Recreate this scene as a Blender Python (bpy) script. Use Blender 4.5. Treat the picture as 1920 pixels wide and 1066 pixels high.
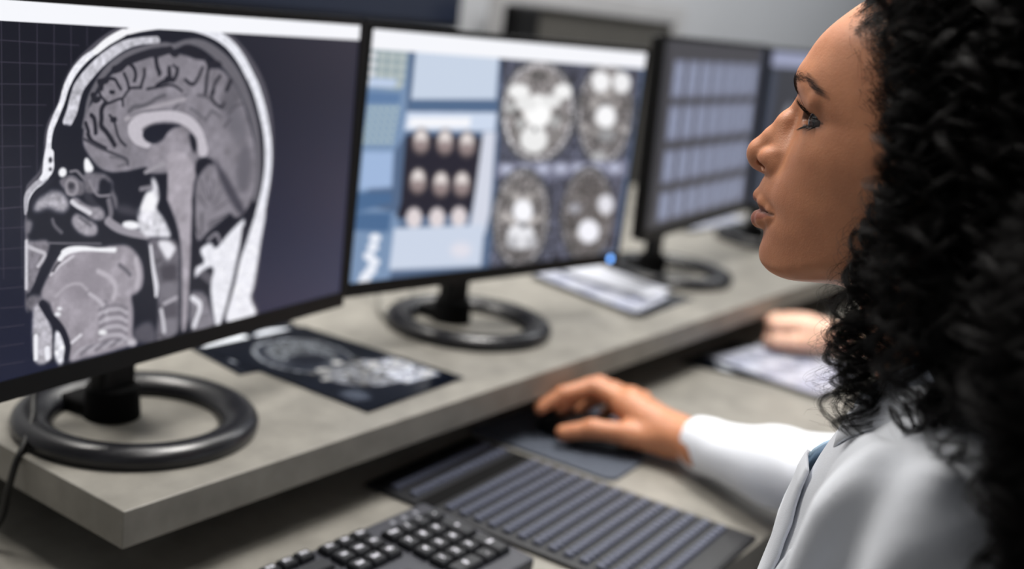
import bpy, bmesh, math, random
import numpy as np
from mathutils import Vector, Matrix

# ---------------------------------------------------------------- clear
for o in list(bpy.data.objects):
    bpy.data.objects.remove(o, do_unlink=True)
SC = bpy.context.scene
COL = SC.collection
random.seed(7)
RNG = np.random.default_rng(7)

# ---------------------------------------------------------------- camera
cam_data = bpy.data.cameras.new('camera')
cam = bpy.data.objects.new('camera', cam_data)
COL.objects.link(cam)
RIGHT = Vector((0.58294981, -0.80416951, 0.11610735))
UP = Vector((0.12509395, 0.23002612, 0.96511113))
FWD = Vector((0.80282067, 0.54808702, -0.23469042))
CAM = Vector((0, 0, 0.37138))
m = Matrix((RIGHT, UP, -FWD)).transposed().to_4x4()
m.translation = CAM
cam.matrix_world = m
cam_data.sensor_fit = 'HORIZONTAL'
cam_data.sensor_width = 36
cam_data.lens = 2137.55 / 1920 * 36
cam_data.clip_start = 0.02
cam_data.clip_end = 60
cam_data.dof.use_dof = True
cam_data.dof.focus_distance = 0.668
cam_data.dof.aperture_fstop = 3.3
SC.camera = cam

# ---------------------------------------------------------------- world and light
w = bpy.data.worlds.new('room_ambient')
SC.world = w
w.use_nodes = True
w.node_tree.nodes['Background'].inputs[0].default_value = (0.80, 0.86, 1.0, 1)
w.node_tree.nodes['Background'].inputs[1].default_value = 0.07

def area(name, loc, target, size, energy, color, sy=None):
    d = bpy.data.lights.new(name, 'AREA')
    d.energy = energy
    d.color = color
    d.size = size
    if sy:
        d.shape = 'RECTANGLE'
        d.size_y = sy
    o = bpy.data.objects.new(name, d)
    COL.objects.link(o)
    o.location = loc
    o.rotation_euler = (Vector(target) - Vector(loc)).to_track_quat('-Z', 'Y').to_euler()
    return o

area('ceiling_light_far', (2.3, 1.05, 1.9), (2.1, 0.7, 0), 1.1, 34, (1.0, 0.98, 0.94))
area('ceiling_light_mid', (1.25, 0.56, 1.9), (1.15, 0.55, 0), 0.6, 50, (1.0, 0.97, 0.93))
area('ceiling_light_wall', (0.60, 1.32, 1.50), (0.64, 0.25, 0.3), 0.45, 18, (1.0, 0.96, 0.90))
area('added_wall_light', (3.5, 0.75, 1.88), (3.5, 1.6, 0.6), 0.9, 28, (0.94, 0.97, 1.0))  # added to brighten the back wall, no fixture there
area('added_shoulder_light', (0.52, 0.06, 1.9), (0.55, 0.10, 0.2), 0.4, 8, (1.0, 0.97, 0.94))  # added top light to lift the near shoulder and hair
area('fill_light', (-1.5, -0.6, 1.2), (0.7, 0.2, 0.2), 1.4, 0.7, (0.85, 0.92, 1.0))  # soft front fill added from the camera side, no window built
area('fill_light_far', (5.2, -1.6, 1.2), (2.5, 1.6, 0.6), 1.6, 8, (0.95, 0.97, 1.0))  # second added front fill, from the far right, no window built

SC.view_settings.view_transform = 'Standard'
SC.view_settings.look = 'None'
SC.view_settings.exposure = 0
SC.view_settings.gamma = 1
SC.view_settings.use_curve_mapping = False
SC.cycles.max_bounces = 8
SC.cycles.use_denoising = True

# ---------------------------------------------------------------- helpers
def tag(o, label=None, cat=None, group=None, kind=None):
    if label: o['label'] = label
    if cat: o['category'] = cat
    if group: o['group'] = group
    if kind: o['kind'] = kind
    return o

def empty(name, loc=(0, 0, 0), rz=0.0):
    o = bpy.data.objects.new(name, None)
    COL.objects.link(o)
    o.location = loc
    o.rotation_euler = (0, 0, rz)
    o.empty_display_size = 0.03
    return o

def link(name, me, mat=None, parent=None, smooth=False):
    o = bpy.data.objects.new(name, me)
    COL.objects.link(o)
    if mat and not me.materials:
        me.materials.append(mat)
    if parent: o.parent = parent
    if smooth:
        me.shade_smooth()
    return o

def mesh_np(name, V, F):
    me = bpy.data.meshes.new(name)
    V = np.asarray(V, dtype=np.float32)
    if isinstance(F, np.ndarray):
        k = F.shape[1]
        me.vertices.add(len(V)); me.vertices.foreach_set('co', V.ravel())
        me.loops.add(F.size); me.loops.foreach_set('vertex_index', F.astype(np.int32).ravel())
        me.polygons.add(len(F))
        me.polygons.foreach_set('loop_start', np.arange(0, F.size, k, dtype=np.int32))
        me.update(calc_edges=True); me.validate()
    else:
        me.from_pydata([tuple(map(float, v)) for v in V], [], F)
        me.update()
    return me

def bm_mesh(name, bm):
    me = bpy.data.meshes.new(name)
    bm.normal_update()
    bm.to_mesh(me); bm.free()
    return me

def box(bm, x0, x1, y0, y1, z0, z1, bevel=0.0, seg=2, mat=None):
    r = bmesh.ops.create_cube(bm, size=1)
    vs = r['verts']
    for v in vs:
        v.co = Vector(((x0 + x1) / 2 + v.co.x * (x1 - x0), (y0 + y1) / 2 + v.co.y * (y1 - y0), (z0 + z1) / 2 + v.co.z * (z1 - z0)))
        if mat: v.co = mat @ v.co
    if bevel:
        es = list({e for v in vs for e in v.link_edges})
        bmesh.ops.bevel(bm, geom=es, offset=bevel, segments=seg, profile=0.5, affect='EDGES')

def box_obj(name, dims, mat, parent=None, bevel=0.0, seg=2):
    bm = bmesh.new()
    box(bm, *dims, bevel=bevel, seg=seg)
    return link(name, bm_mesh(name, bm), mat, parent)

def spline(pts, n=8, closed=False):
    P = np.asarray(pts, float)
    if closed: Q = np.vstack([P[-1], P, P[0], P[1]])
    else: Q = np.vstack([2 * P[0] - P[1], P, 2 * P[-1] - P[-2]])
    out = []
    t = np.linspace(0, 1, n, endpoint=False)[:, None]
    for i in range(len(Q) - 3):
        a, b, c, d = Q[i:i + 4]
        out.append(0.5 * (2 * b + (c - a) * t + (2 * a - 5 * b + 4 * c - d) * t ** 2 + (3 * b - a - 3 * c + d) * t ** 3))
    out = np.vstack(out)
    if not closed: out = np.vstack([out, P[-1]])
    return out

def tube(name, pts, r, mat, parent=None, n=8, seg=8):
    P = spline(pts, n)
    V, F = [], []
    t0 = None
    for i, p in enumerate(P):
        a = P[max(i - 1, 0)]; b = P[min(i + 1, len(P) - 1)]
        t = Vector(b - a).normalized()
        if t0 is None:
            u = t.orthogonal().normalized()
        else:
            u = (u - t * u.dot(t)).normalized()
        t0 = t
        v = t.cross(u)
        rr = r if not callable(r) else r(i / (len(P) - 1))
        for k in range(seg):
            an = 2 * math.pi * k / seg
            V.append(Vector(p) + (u * math.cos(an) + v * math.sin(an)) * rr)
    for i in range(len(P) - 1):
        for k in range(seg):
            F.append((i * seg + k, i * seg + (k + 1) % seg, (i + 1) * seg + (k + 1) % seg, (i + 1) * seg + k))
    F.append(tuple(range(seg))[::-1]); F.append(tuple(range((len(P) - 1) * seg, len(P) * seg)))
    return link(name, mesh_np(name, V, F), mat, parent, smooth=True)

def srgb(c):
    c = np.asarray(c, float) / 255.0
    return tuple(np.where(c <= 0.04045, c / 12.92, ((c + 0.055) / 1.055) ** 2.4))

def material(name, color, rough=0.5, metallic=0.0, spec=0.5, noise=None, bump=None, emit=None, coat=0.0, sheen=0.0):
    """noise=(scale, amount, detail): mottling of the colour; bump=(scale, strength)"""
    m = bpy.data.materials.new(name)
    m.use_nodes = True
    nt = m.node_tree
    b = nt.nodes['Principled BSDF']
    col = srgb(color)
    b.inputs['Base Color'].default_value = (*col, 1)
    b.inputs['Roughness'].default_value = rough
    b.inputs['Metallic'].default_value = metallic
    b.inputs['Specular IOR Level'].default_value = spec
    b.inputs['Coat Weight'].default_value = coat
    b.inputs['Sheen Weight'].default_value = sheen
    tc = nt.nodes.new('ShaderNodeTexCoord')
    if noise:
        n = nt.nodes.new('ShaderNodeTexNoise')
        n.inputs['Scale'].default_value = noise[0]
        n.inputs['Detail'].default_value = noise[2] if len(noise) > 2 else 6
        n.inputs['Roughness'].default_value = 0.6
        nt.links.new(tc.outputs['Object'], n.inputs['Vector'])
        r = nt.nodes.new('ShaderNodeValToRGB')
        a = noise[1]
        r.color_ramp.elements[0].position = 0.3
        r.color_ramp.elements[1].position = 0.7
        r.color_ramp.elements[0].color = (*[c * (1 - a) for c in col], 1)
        r.color_ramp.elements[1].color = (*[min(1, c * (1 + a)) for c in col], 1)
        nt.links.new(n.outputs['Fac'], r.inputs['Fac'])
        nt.links.new(r.outputs['Color'], b.inputs['Base Color'])
    if bump:
        n = nt.nodes.new('ShaderNodeTexNoise')
        n.inputs['Scale'].default_value = bump[0]
        n.inputs['Detail'].default_value = 4
        nt.links.new(tc.outputs['Object'], n.inputs['Vector'])
        bp = nt.nodes.new('ShaderNodeBump')
        bp.inputs['Strength'].default_value = bump[1]
        bp.inputs['Distance'].default_value = 0.001
        nt.links.new(n.outputs['Fac'], bp.inputs['Height'])
        nt.links.new(bp.outputs['Normal'], b.inputs['Normal'])
    if emit:
        b.inputs['Emission Color'].default_value = (*srgb(emit[0]), 1)
        b.inputs['Emission Strength'].default_value = emit[1]
    return m

M = {}
M['wall'] = material('wall_paint', (178, 180, 184), 0.8, noise=(3, 0.03), bump=(300, 0.15))
M['ceiling'] = material('ceiling_paint', (215, 215, 215), 0.9, noise=(4, 0.02))
M['floor'] = material('floor_vinyl', (96, 94, 90), 0.5, noise=(6, 0.12), bump=(200, 0.1))
M['stone'] = material('stone_laminate', (133, 130, 123), 0.40, noise=(26, 0.20, 10), bump=(900, 0.12))
M['black'] = material('black_plastic', (9, 9, 10), 0.42, spec=0.25, noise=(60, 0.15), bump=(1800, 0.10))
M['ring'] = material('satin_black_plastic', (22, 22, 26), 0.27, noise=(50, 0.08), bump=(1800, 0.05))
M['matte_black'] = material('matte_black', (9, 9, 10), 0.9, spec=0.15, noise=(40, 0.2))
M['cable'] = material('cable_rubber', (9, 9, 10), 0.5, bump=(900, 0.1))
M['frame'] = material('partition_frame_paint', (170, 170, 172), 0.6, noise=(12, 0.04))
M['panel'] = material('partition_fabric', (76, 74, 70), 0.9, noise=(25, 0.12), bump=(900, 0.3))
M['keybase'] = material('keyboard_base', (48, 49, 57), 0.42, noise=(40, 0.1), bump=(1500, 0.1))
M['panelbase'] = material('panel_base', (17, 18, 23), 0.5, noise=(40, 0.1), bump=(1500, 0.1))
M['key'] = material('black_keycap', (22, 24, 29), 0.5, noise=(120, 0.1), bump=(1500, 0.1))
M['greykey'] = material('grey_keycap', (84, 88, 104), 0.42, noise=(150, 0.12), bump=(1500, 0.1))
M['legend'] = material('key_legend_ink', (225, 225, 235), 0.6, noise=(200, 0.03))
M['pad'] = material('mouse_pad_cloth', (66, 72, 84), 0.8, noise=(200, 0.1), bump=(2500, 0.4))
M['mouse'] = material('mouse_plastic', (16, 16, 18), 0.28, noise=(60, 0.1))
M['paper'] = material('white_paper', (184, 187, 197), 0.7, noise=(20, 0.02))
M['led'] = material('blue_led', (60, 120, 200), 0.3, noise=(5, .01), emit=((95, 145, 215), 5))
# ---------------------------------------------------------------- flat pictures shown on the screens and printed on the films
class Canvas:
    """float RGB picture of a flat screen; hom maps tracing coordinates to the screen's own 0-1 coordinates"""
    def __init__(s, w, h, bg, hom=None, inset=(0.0, 1.0, 0.0, 1.0)):
        s.w, s.h = w, h
        s.a = np.zeros((h, w, 3), np.float32) + np.array(bg, np.float32)
        s.hom, s.inset = hom, inset
    def tr(s, pts):
        P = np.asarray(pts, float)
        if s.hom is not None:
            H = np.array(s.hom).reshape(3, 3)
            Q = np.c_[P, np.ones(len(P))] @ H.T
            u, v = Q[:, 0] / Q[:, 2], Q[:, 1] / Q[:, 2]
        else:
            u, v = P[:, 0], P[:, 1]
        i = s.inset
        u = (u - i[0]) / (i[1] - i[0]); v = (v - i[2]) / (i[3] - i[2])
        return np.c_[u * s.w, v * s.h]
    def _box(s, P, pad):
        x0 = int(max(0, np.floor(P[:, 0].min() - pad))); x1 = int(min(s.w, np.ceil(P[:, 0].max() + pad)))
        y0 = int(max(0, np.floor(P[:, 1].min() - pad))); y1 = int(min(s.h, np.ceil(P[:, 1].max() + pad)))
        if x1 - x0 < 1 or y1 - y0 < 1: return None
        X, Y = np.meshgrid(np.arange(x0, x1) + 0.5, np.arange(y0, y1) + 0.5)
        return x0, x1, y0, y1, X.astype(np.float32), Y.astype(np.float32)
    @staticmethod
    def blur(mk, r):
        r = int(round(r))
        if r < 1: return mk
        for _ in range(2):
            for ax in (0, 1):
                k = 2 * r + 1
                pad = [(0, 0), (0, 0)]; pad[ax] = (r + 1, r)
                c = np.cumsum(np.pad(mk, pad, mode='edge'), axis=ax)
                mk = (c[k:] - c[:-k]) / k if ax == 0 else (c[:, k:] - c[:, :-k]) / k
        return mk
    def _put(s, b, mk, col, tex=None):
        x0, x1, y0, y1 = b
        c = np.array(col, np.float32)
        if tex is not None:
            c = c * (1 + tex[y0:y1, x0:x1, None])
        s.a[y0:y1, x0:x1] += (c - s.a[y0:y1, x0:x1]) * np.clip(mk, 0, 1)[..., None]
    def poly(s, pts, col, soft=1.0, smooth=True, tex=None, alpha=1.0):
        P = s.tr(pts)
        if smooth: P = spline(P, 4, True)
        g = s._box(P, 2 * soft + 3)
        if g is None: return
        x0, x1, y0, y1, X, Y = g
        ins = np.zeros(X.shape, bool)
        for (ax, ay), (bx, by) in zip(P, np.roll(P, -1, 0)):
            if ay == by: continue
            r0 = max(0, int(np.floor(min(ay, by) - y0)) - 1); r1 = min(X.shape[0], int(np.ceil(max(ay, by) - y0)) + 2)
            if r1 <= r0: continue
            y = Y[r0:r1]
            ins[r0:r1] ^= ((ay > y) != (by > y)) & (X[r0:r1] < (bx - ax) * (y - ay) / (by - ay) + ax)
        s._put((x0, x1, y0, y1), s.blur(ins.astype(np.float32), soft) * alpha, col, tex)
    def stroke(s, pts, wd, col, soft=1.5, smooth=True, tex=None, alpha=1.0):
        """wd: width in canvas pixels, one number or one per point"""
        P = s.tr(pts)
        wv = np.broadcast_to(np.asarray(wd, float), (len(P),))
        Q = np.c_[P, wv]
        if smooth and len(P) > 2: Q = spline(Q, 4)
        g = s._box(Q[:, :2], wv.max() / 2 + soft + 2)
        if g is None: return
        x0, x1, y0, y1, X, Y = g
        best = np.full(X.shape, -1e9, np.float32)
        for p, q in zip(Q[:-1], Q[1:]):
            pad = max(p[2], q[2]) / 2 + soft + 2
            cx0 = max(0, int(min(p[0], q[0]) - pad - x0)); cx1 = min(X.shape[1], int(max(p[0], q[0]) + pad - x0) + 2)
            cy0 = max(0, int(min(p[1], q[1]) - pad - y0)); cy1 = min(X.shape[0], int(max(p[1], q[1]) + pad - y0) + 2)
            if cx1 <= cx0 or cy1 <= cy0: continue
            d = q[:2] - p[:2]
            L = d @ d + 1e-9
            xs, ys = X[cy0:cy1, cx0:cx1], Y[cy0:cy1, cx0:cx1]
            t = np.clip(((xs - p[0]) * d[0] + (ys - p[1]) * d[1]) / L, 0, 1)
            dist = np.hypot(xs - p[0] - t * d[0], ys - p[1] - t * d[1])
            v = (p[2] + (q[2] - p[2]) * t) / 2 - dist
            best[cy0:cy1, cx0:cx1] = np.maximum(best[cy0:cy1, cx0:cx1], v)
        s._put((x0, x1, y0, y1), np.clip(best / soft + 0.5, 0, 1) * alpha, col, tex)
    def blob(s, c, rx, ry, col, ang=0, soft=3.0, tex=None, alpha=1.0):
        t = np.linspace(0, 2 * np.pi, 14, endpoint=False)
        a = math.radians(ang)
        x = rx * np.cos(t); y = ry * np.sin(t)
        s.poly(np.c_[c[0] + x * math.cos(a) - y * math.sin(a), c[1] + x * math.sin(a) + y * math.cos(a)], col, soft, tex=tex, alpha=alpha)
    def noise(s, cell, amp, seed=1):
        r = np.random.default_rng(seed)
        out = np.zeros((s.h, s.w), np.float32)
        for k in range(3):
            c = max(2, cell / 2 ** k)
            gw, gh = int(s.w / c) + 3, int(s.h / c) + 3
            g = r.normal(0, 1, (gh, gw)).astype(np.float32)
            X = np.arange(s.w) / c; Y = np.arange(s.h) / c
            xi, yi = X.astype(int), Y.astype(int)
            fx = (X - xi)[None]; fy = (Y - yi)[:, None]
            fx = fx * fx * (3 - 2 * fx); fy = fy * fy * (3 - 2 * fy)
            A = g[yi][:, xi]; B = g[yi][:, xi + 1]; C = g[yi + 1][:, xi]; D = g[yi + 1][:, xi + 1]
            out += (A * (1 - fx) * (1 - fy) + B * fx * (1 - fy) + C * (1 - fx) * fy + D * fx * fy) / 2 ** k
        return out * amp
    def image(s, name):
        im = bpy.data.images.new(name, s.w, s.h)
        px = np.ones((s.h, s.w, 4), np.float32)
        px[..., :3] = np.clip(s.a / 255.0, 0, 1)
        im.pixels.foreach_set(px.ravel())
        im.update(); im.pack()
        return im

def picture_material(name, im, emit=1.0, rough=0.3, spec=0.4, interp='Linear'):
    m = bpy.data.materials.new(name)
    m.use_nodes = True
    nt = m.node_tree
    b = nt.nodes['Principled BSDF']
    t = nt.nodes.new('ShaderNodeTexImage')
    t.image = im
    t.extension = 'EXTEND'
    if emit:
        b.inputs['Base Color'].default_value = (0.004, 0.004, 0.005, 1)
        nt.links.new(t.outputs['Color'], b.inputs['Emission Color'])
        b.inputs['Emission Strength'].default_value = emit
    else:
        nt.links.new(t.outputs['Color'], b.inputs['Base Color'])
    b.inputs['Roughness'].default_value = rough
    b.inputs['Specular IOR Level'].default_value = spec
    return m

Z1 = lambda *p: [(x * .375, y * .375) for x, y in p]
Z2 = lambda *p: [(x * .375, 380 + y * .375) for x, y in p]
Z3 = lambda *p: [(640 + x * .375, y * .375) for x, y in p]
Z4 = lambda *p: [(640 + x * .375, 380 + y * .375) for x, y in p]
ZA = lambda *p: [(130 + x / 9.6, 70 + y / 9.6) for x, y in p]
ZB = lambda *p: [(300 + x / 9.6, 70 + y / 9.6) for x, y in p]
ZC = lambda *p: [(130 + x / 9.6, 170 + y / 9.6) for x, y in p]
ZD = lambda *p: [(40 + x * .1407, 290 + y * .1407) for x, y in p]
ZE = lambda *p: [(40 + x * .2345, 440 + y * .2345) for x, y in p]
INSET = (0.011, 0.989, 0.053, 0.978)
HOM_A = [0.00080609402, -9.3333597e-06, 0.12611172, -0.00036711756, -0.0012923562, 0.97842755, -0.0004627629, -0.0001077743, 1.0]
HOM_B = [0.0011190416, 0.00010287439, -0.77928538, -0.00019324369, -0.0015080469, 0.96797591, -0.00032391745, -0.00011539937, 1.0]

def draw_sagittal_scan():
    c = Canvas(1700, 1040, (24, 26, 40), HOM_A, INSET)
    # panel glow painted into the dark viewer background: cooler and darker towards the top left
    yy, xx = np.mgrid[0:c.h, 0:c.w].astype(np.float32)
    u, v = xx / c.w, yy / c.h
    bg = np.array([17, 19, 31], np.float32) + (np.array([30, 28, 30], np.float32)) * np.clip((u - .35) * 1.5, 0, 1)[..., None] + np.array([14, 16, 28], np.float32) * (np.clip(.75 - v, 0, 1)[..., None])
    c.a[:] = bg
    dark = (24, 26, 38)
    K = c.w / 900.0
    G = (62, 58, 72)
    for y0, x0, y1, x1 in ((95, 25, 138, 510), (205, 0, 232, 405), (315, 0, 328, 345), (425, 0, 427, 275), (528, 0, 530, 240), (632, 0, 632, 225), (737, 0, 735, 180), (843, 0, 838, 165), (946, 0, 939, 118), (1052, 0, 1040, 118)):
        c.stroke(Z1((x0, y0), (x1, y1)), 2.2, G, 2, smooth=False)
    for yy0, yy1 in ((35, 25), (135, 128), (240, 230), (336, 328), (437, 425), (534, 524), (632, 616), (727, 708), (820, 800)):
        c.stroke(Z2((0, yy0), (128, yy1)), 2.2, G, 2, smooth=False)
    for x in (15, 105, 195, 280, 365, 445, 523, 600):
        yb = {15: 1400, 105: 1400, 195: 880, 280: 580, 365: 330, 445: 235, 523: 160, 600: 110}[x]
        dx = {15: 12, 105: 15}.get(x, 0)
        c.stroke([(x * .375, 5), ((x + dx) * .375, yb * .375)], 2.2, G, 2, smooth=False)
    # the lit menu strip across the top
    c.a[int(c.h * .949):] = (246, 247, 252)
    # whole head, dark
    outer = Z1((135, 965), (165, 905), (205, 860), (225, 790), (232, 690), (250, 610), (290, 540), (310, 480), (330, 410), (372, 330), (430, 265), (510, 195), (600, 140), (700, 106), (800, 90), (900, 88), (1000, 103), (1100, 138), (1180, 190), (1250, 270), (1310, 370), (1350, 480), (1372, 600), (1378, 700), (1377, 800), (1368, 900), (1352, 1000), (1342, 1060)) + Z2((1325, 130), (1310, 250), (1292, 400), (1272, 470), (1300, 540), (1290, 575), (1100, 640), (690, 710), (340, 815), (300, 812), (292, 790), (182, 800), (180, 545), (137, 540), (135, 200))
    c.poly(outer, (84, 82, 92), 1.5)
    inner = Z1((150, 975), (185, 915), (222, 862), (243, 795), (250, 700), (270, 610), (308, 535), (328, 480), (350, 415), (390, 340), (445, 285), (530, 212), (620, 158), (720, 128), (800, 118), (900, 120), (990, 132), (1085, 165), (1165, 215), (1232, 292), (1288, 385), (1325, 490), (1345, 600), (1350, 700), (1350, 800), (1340, 900), (1325, 1000), (1315, 1060)) + Z2((1300, 130), (1285, 250), (1270, 400), (1255, 470), (1262, 540), (1240, 590), (1100, 640), (690, 710), (340, 815), (290, 800), (182, 800), (180, 545), (145, 540), (145, 200))
    c.poly(inner, dark, 1.5)
    rough = c.noise(9, .035, 4)
    # bright outer table of the skull, with its sutures
    c.stroke(Z1((142, 1060), (150, 1000), (182, 945), (235, 890), (250, 800), (252, 740), (262, 660), (288, 590), (318, 520), (342, 440), (380, 365), (430, 305), (478, 268)), [K * q for q in (3, 5, 7, 13, 15, 9, 9, 10, 9, 10, 11, 11, 9)], (238, 238, 246), 2, tex=rough)
    c.stroke(Z1((488, 262), (550, 212), (620, 172), (638, 166)), [K * 10, K * 12, K * 12, K * 9], (246, 246, 250), 2)
    c.stroke(Z1((650, 162), (720, 143), (800, 132)), [K * 10, K * 12, K * 12], (246, 246, 250), 2)
    c.stroke(Z1((812, 133), (870, 132), (930, 137), (1000, 148), (1085, 178), (1150, 220), (1205, 285), (1250, 365), (1290, 450), (1322, 560), (1342, 660), (1350, 740), (1350, 830), (1340, 920), (1325, 1000), (1310, 1066)), [K * q for q in (10, 12, 13, 13, 15, 17, 18, 18, 18, 18, 17, 18, 18, 19, 21, 24)], (232, 233, 242), 2, tex=rough)
    c.stroke(Z1((880, 118), (930, 135), (935, 150)), 5 * K, (120, 118, 125), 3, alpha=.5)
    # marrow band inside
    mt = c.noise(14, .07, 9)
    c.stroke(Z1((348, 612), (370, 560), (385, 500), (405, 440), (445, 385), (500, 325), (560, 275), (630, 232), (700, 212), (760, 206), (792, 208)), [K * q for q in (17, 19, 19, 19, 19, 18, 17, 15, 12, 12, 14)], (198, 197, 206), 3, tex=mt)
    c.stroke(Z1((425, 640), (440, 560), (462, 485), (510, 400), (570, 330), (650, 275), (740, 243), (830, 228), (880, 236), (940, 215), (1010, 222), (1080, 262), (1150, 330), (1210, 420), (1255, 530), (1285, 640), (1300, 760), (1300, 900), (1285, 1000)), [K * q for q in (5, 6, 8, 10, 11, 10, 8, 8, 10, 9, 14, 19, 22, 20, 18, 16, 14, 14, 12)], (104, 102, 110), 7)
    # brain
    br = (133, 129, 138)
    bt = c.noise(26, .05, 3)
    brain = Z1((430, 640), (445, 560), (470, 520), (500, 470), (515, 430), (590, 360), (640, 330), (700, 310), (760, 290), (800, 290), (860, 265), (885, 280), (910, 275), (1000, 300), (1040, 310), (1060, 345), (1110, 350), (1160, 400), (1210, 480), (1250, 600), (1280, 720), (1290, 860), (1275, 980), (1230, 1066), (1180, 1090), (1140, 1010), (1100, 900), (1060, 820), (1020, 790), (980, 860), (860, 870), (750, 870), (740, 840), (640, 862), (560, 865), (500, 838), (450, 775), (425, 720))
    c.poly(brain, br, 3, tex=bt)
    c.blob(Z1((1230, 850))[0], 12 * 1.2, 46, (98, 96, 105), 4, 12, alpha=.9)
    c.blob(Z1((1190, 620))[0], 17, 40, (105, 103, 112), -15, 14, alpha=.8)
    c.poly(Z1((1140, 380), (1190, 430), (1210, 490), (1170, 560), (1120, 560), (1110, 500), (1140, 450)), (92, 90, 98), 10, alpha=.8)
    # sulci
    S = (36, 36, 46)
    def sul(f, w, *p): c.stroke(f(*p), w * K, S, 3.2)
    sul(ZA, 5, (580, 880), (560, 800), (640, 790), (760, 760), (860, 780), (905, 860), (960, 950))
    sul(ZA, 10, (600, 930), (620, 830), (700, 790))
    sul(ZA, 12, (850, 600), (960, 560), (1050, 470), (1200, 400), (1350, 350), (1500, 300), (1650, 290), (1850, 240))
    sul(ZA, 5, (1020, 670), (1060, 760), (1090, 850), (1110, 940))
    sul(ZA, 6, (1130, 500), (1190, 560), (1225, 650), (1225, 740), (1205, 800))
    sul(ZA, 5, (1385, 590), (1385, 700), (1350, 810), (1320, 920))
    sul(ZA, 4, (1100, 935), (1200, 925), (1330, 925))
    sul(ZA, 8, (1590, 350), (1600, 450), (1620, 560), (1660, 660))
    sul(ZA, 6, (1660, 660), (1650, 690))
    sul(ZA, 7, (1610, 890), (1700, 830), (1790, 780), (1840, 700), (1830, 600))
    sul(ZB, 7, (200, 560), (195, 660), (230, 760), (270, 790), (310, 740), (340, 650), (350, 580))
    sul(ZB, 8, (150, 760), (230, 770))
    sul(ZB, 9, (250, 300), (300, 330), (340, 310))
    c.poly(ZB((380, 250), (460, 180), (560, 160), (680, 210), (780, 300), (870, 370), (880, 440), (840, 390), (760, 390), (690, 400), (600, 370), (480, 300)), (30, 30, 40), 4)
    sul(ZB, 7, (860, 400), (905, 520), (895, 650), (870, 800), (860, 960), (840, 1066))
    sul(ZB, 7, (900, 600), (960, 500), (1040, 470), (1120, 500))
    sul(ZB, 6, (1120, 710), (1050, 800), (1000, 920), (960, 1040))
    sul(ZB, 6, (490, 780), (560, 840), (640, 860), (700, 780), (760, 660), (800, 560))
    sul(ZB, 9, (1300, 800), (1270, 880), (1230, 960))
    sul(ZC, 4, (560, 0), (600, 110), (690, 220), (720, 250), (850, 200), (930, 165), (990, 160), (1060, 60), (1110, 0))
    sul(ZC, 6, (780, 40), (800, 50), (830, 45))
    sul(ZC, 8, (690, 240), (640, 300), (610, 390), (615, 520), (610, 650), (700, 760), (780, 880), (850, 1000))
    sul(ZC, 4, (990, 160), (1000, 290))
    sul(ZC, 7, (430, 460), (480, 520), (500, 640), (510, 780))
    sul(ZC, 4, (760, 460), (830, 550), (860, 640), (900, 800), (960, 920), (1050, 1010))
    sul(ZC, 9, (810, 540), (850, 540))
    sul(ZC, 9, (460, 100), (500, 190), (560, 170))
    sul(ZC, 7, (370, 800), (430, 920), (560, 1000), (680, 1060))
    sul(ZC, 6, (330, 600), (380, 760))
    c.stroke(ZC((1110, 390), (1200, 310), (1340, 290), (1480, 240), (1600, 160), (1750, 100)), 7 * K, (95, 93, 101), 5)
    sul(Z1, 4, (830, 420), (880, 400), (900, 360), (875, 330))
    sul(Z1, 4, (800, 440), (870, 430), (920, 460))
    sul(Z1, 4, (745, 450), (800, 440))
    c.stroke(Z1((880, 550), (920, 500), (940, 480)), 4 * K, (92, 90, 98), 4)
    c.stroke(Z1((1000, 480), (1050, 490), (1090, 530), (1130, 545)), 5 * K, (88, 86, 94), 4)
    sul(Z1, 5, (1080, 460), (1070, 500), (1110, 540), (1130, 520))
    c.stroke(Z1((1150, 580), (1180, 540), (1230, 520)), 4 * K, (84, 82, 90), 4)
    c.stroke(Z1((1130, 640), (1160, 600)), 5 * K, (84, 82, 90), 5)
    c.stroke(Z1((960, 545), (1000, 570), (1040, 610)), 4 * K, (100, 98, 106), 5)
    c.stroke(Z1((1040, 600), (1070, 560), (1110, 590)), 5 * K, (98, 96, 104), 5)
    c.stroke(Z1((430, 700), (500, 740), (570, 770), (640, 800), (650, 830)), 4 * K, (62, 61, 70), 4)
    c.stroke(Z1((560, 790), (620, 800), (640, 825), (600, 835)), 3 * K, (100, 98, 106), 4)
    # cingulate band and corpus callosum
    c.stroke(Z1((640, 600), (700, 570), (780, 540), (860, 520), (930, 500)), K * 8, (163, 158, 166), 5)
    c.stroke(Z1((660, 585), (720, 562), (800, 556), (880, 560)), K * 3.5, (118, 115, 124), 4)
    c.stroke(Z1((745, 722), (700, 690), (682, 645), (720, 608), (790, 588), (870, 584), (940, 606), (990, 650), (1015, 710), (1025, 760)), [K * q for q in (16, 24, 26, 22, 17, 17, 19, 19, 20, 22)], (194, 189, 198), 4)
    c.poly(Z1((722, 680), (735, 650), (765, 632), (810, 622), (870, 622), (918, 634), (880, 648), (845, 672), (825, 708), (800, 722), (770, 722), (738, 708)), (27, 29, 42), 2)
    c.poly(Z1((955, 672), (985, 690), (995, 730), (985, 770), (965, 740)), (30, 31, 42), 3)
    # brain stem
    bs = (163, 157, 166)
    c.poly(Z1((770, 740), (830, 700), (870, 650), (920, 645), (945, 680), (960, 760), (985, 850), (980, 900), (900, 880), (850, 850), (800, 840), (745, 800)), (146, 141, 150), 5, tex=bt)
    c.poly(Z1((850, 780), (930, 770), (985, 850), (978, 930), (970, 1000), (970, 1066)) + Z2((968, 100), (962, 250), (955, 400), (948, 560), (935, 640), (918, 630), (918, 450), (915, 250), (895, 120), (850, 0)) + Z1((845, 1000), (848, 900)), bs, 3, tex=bt)
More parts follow.
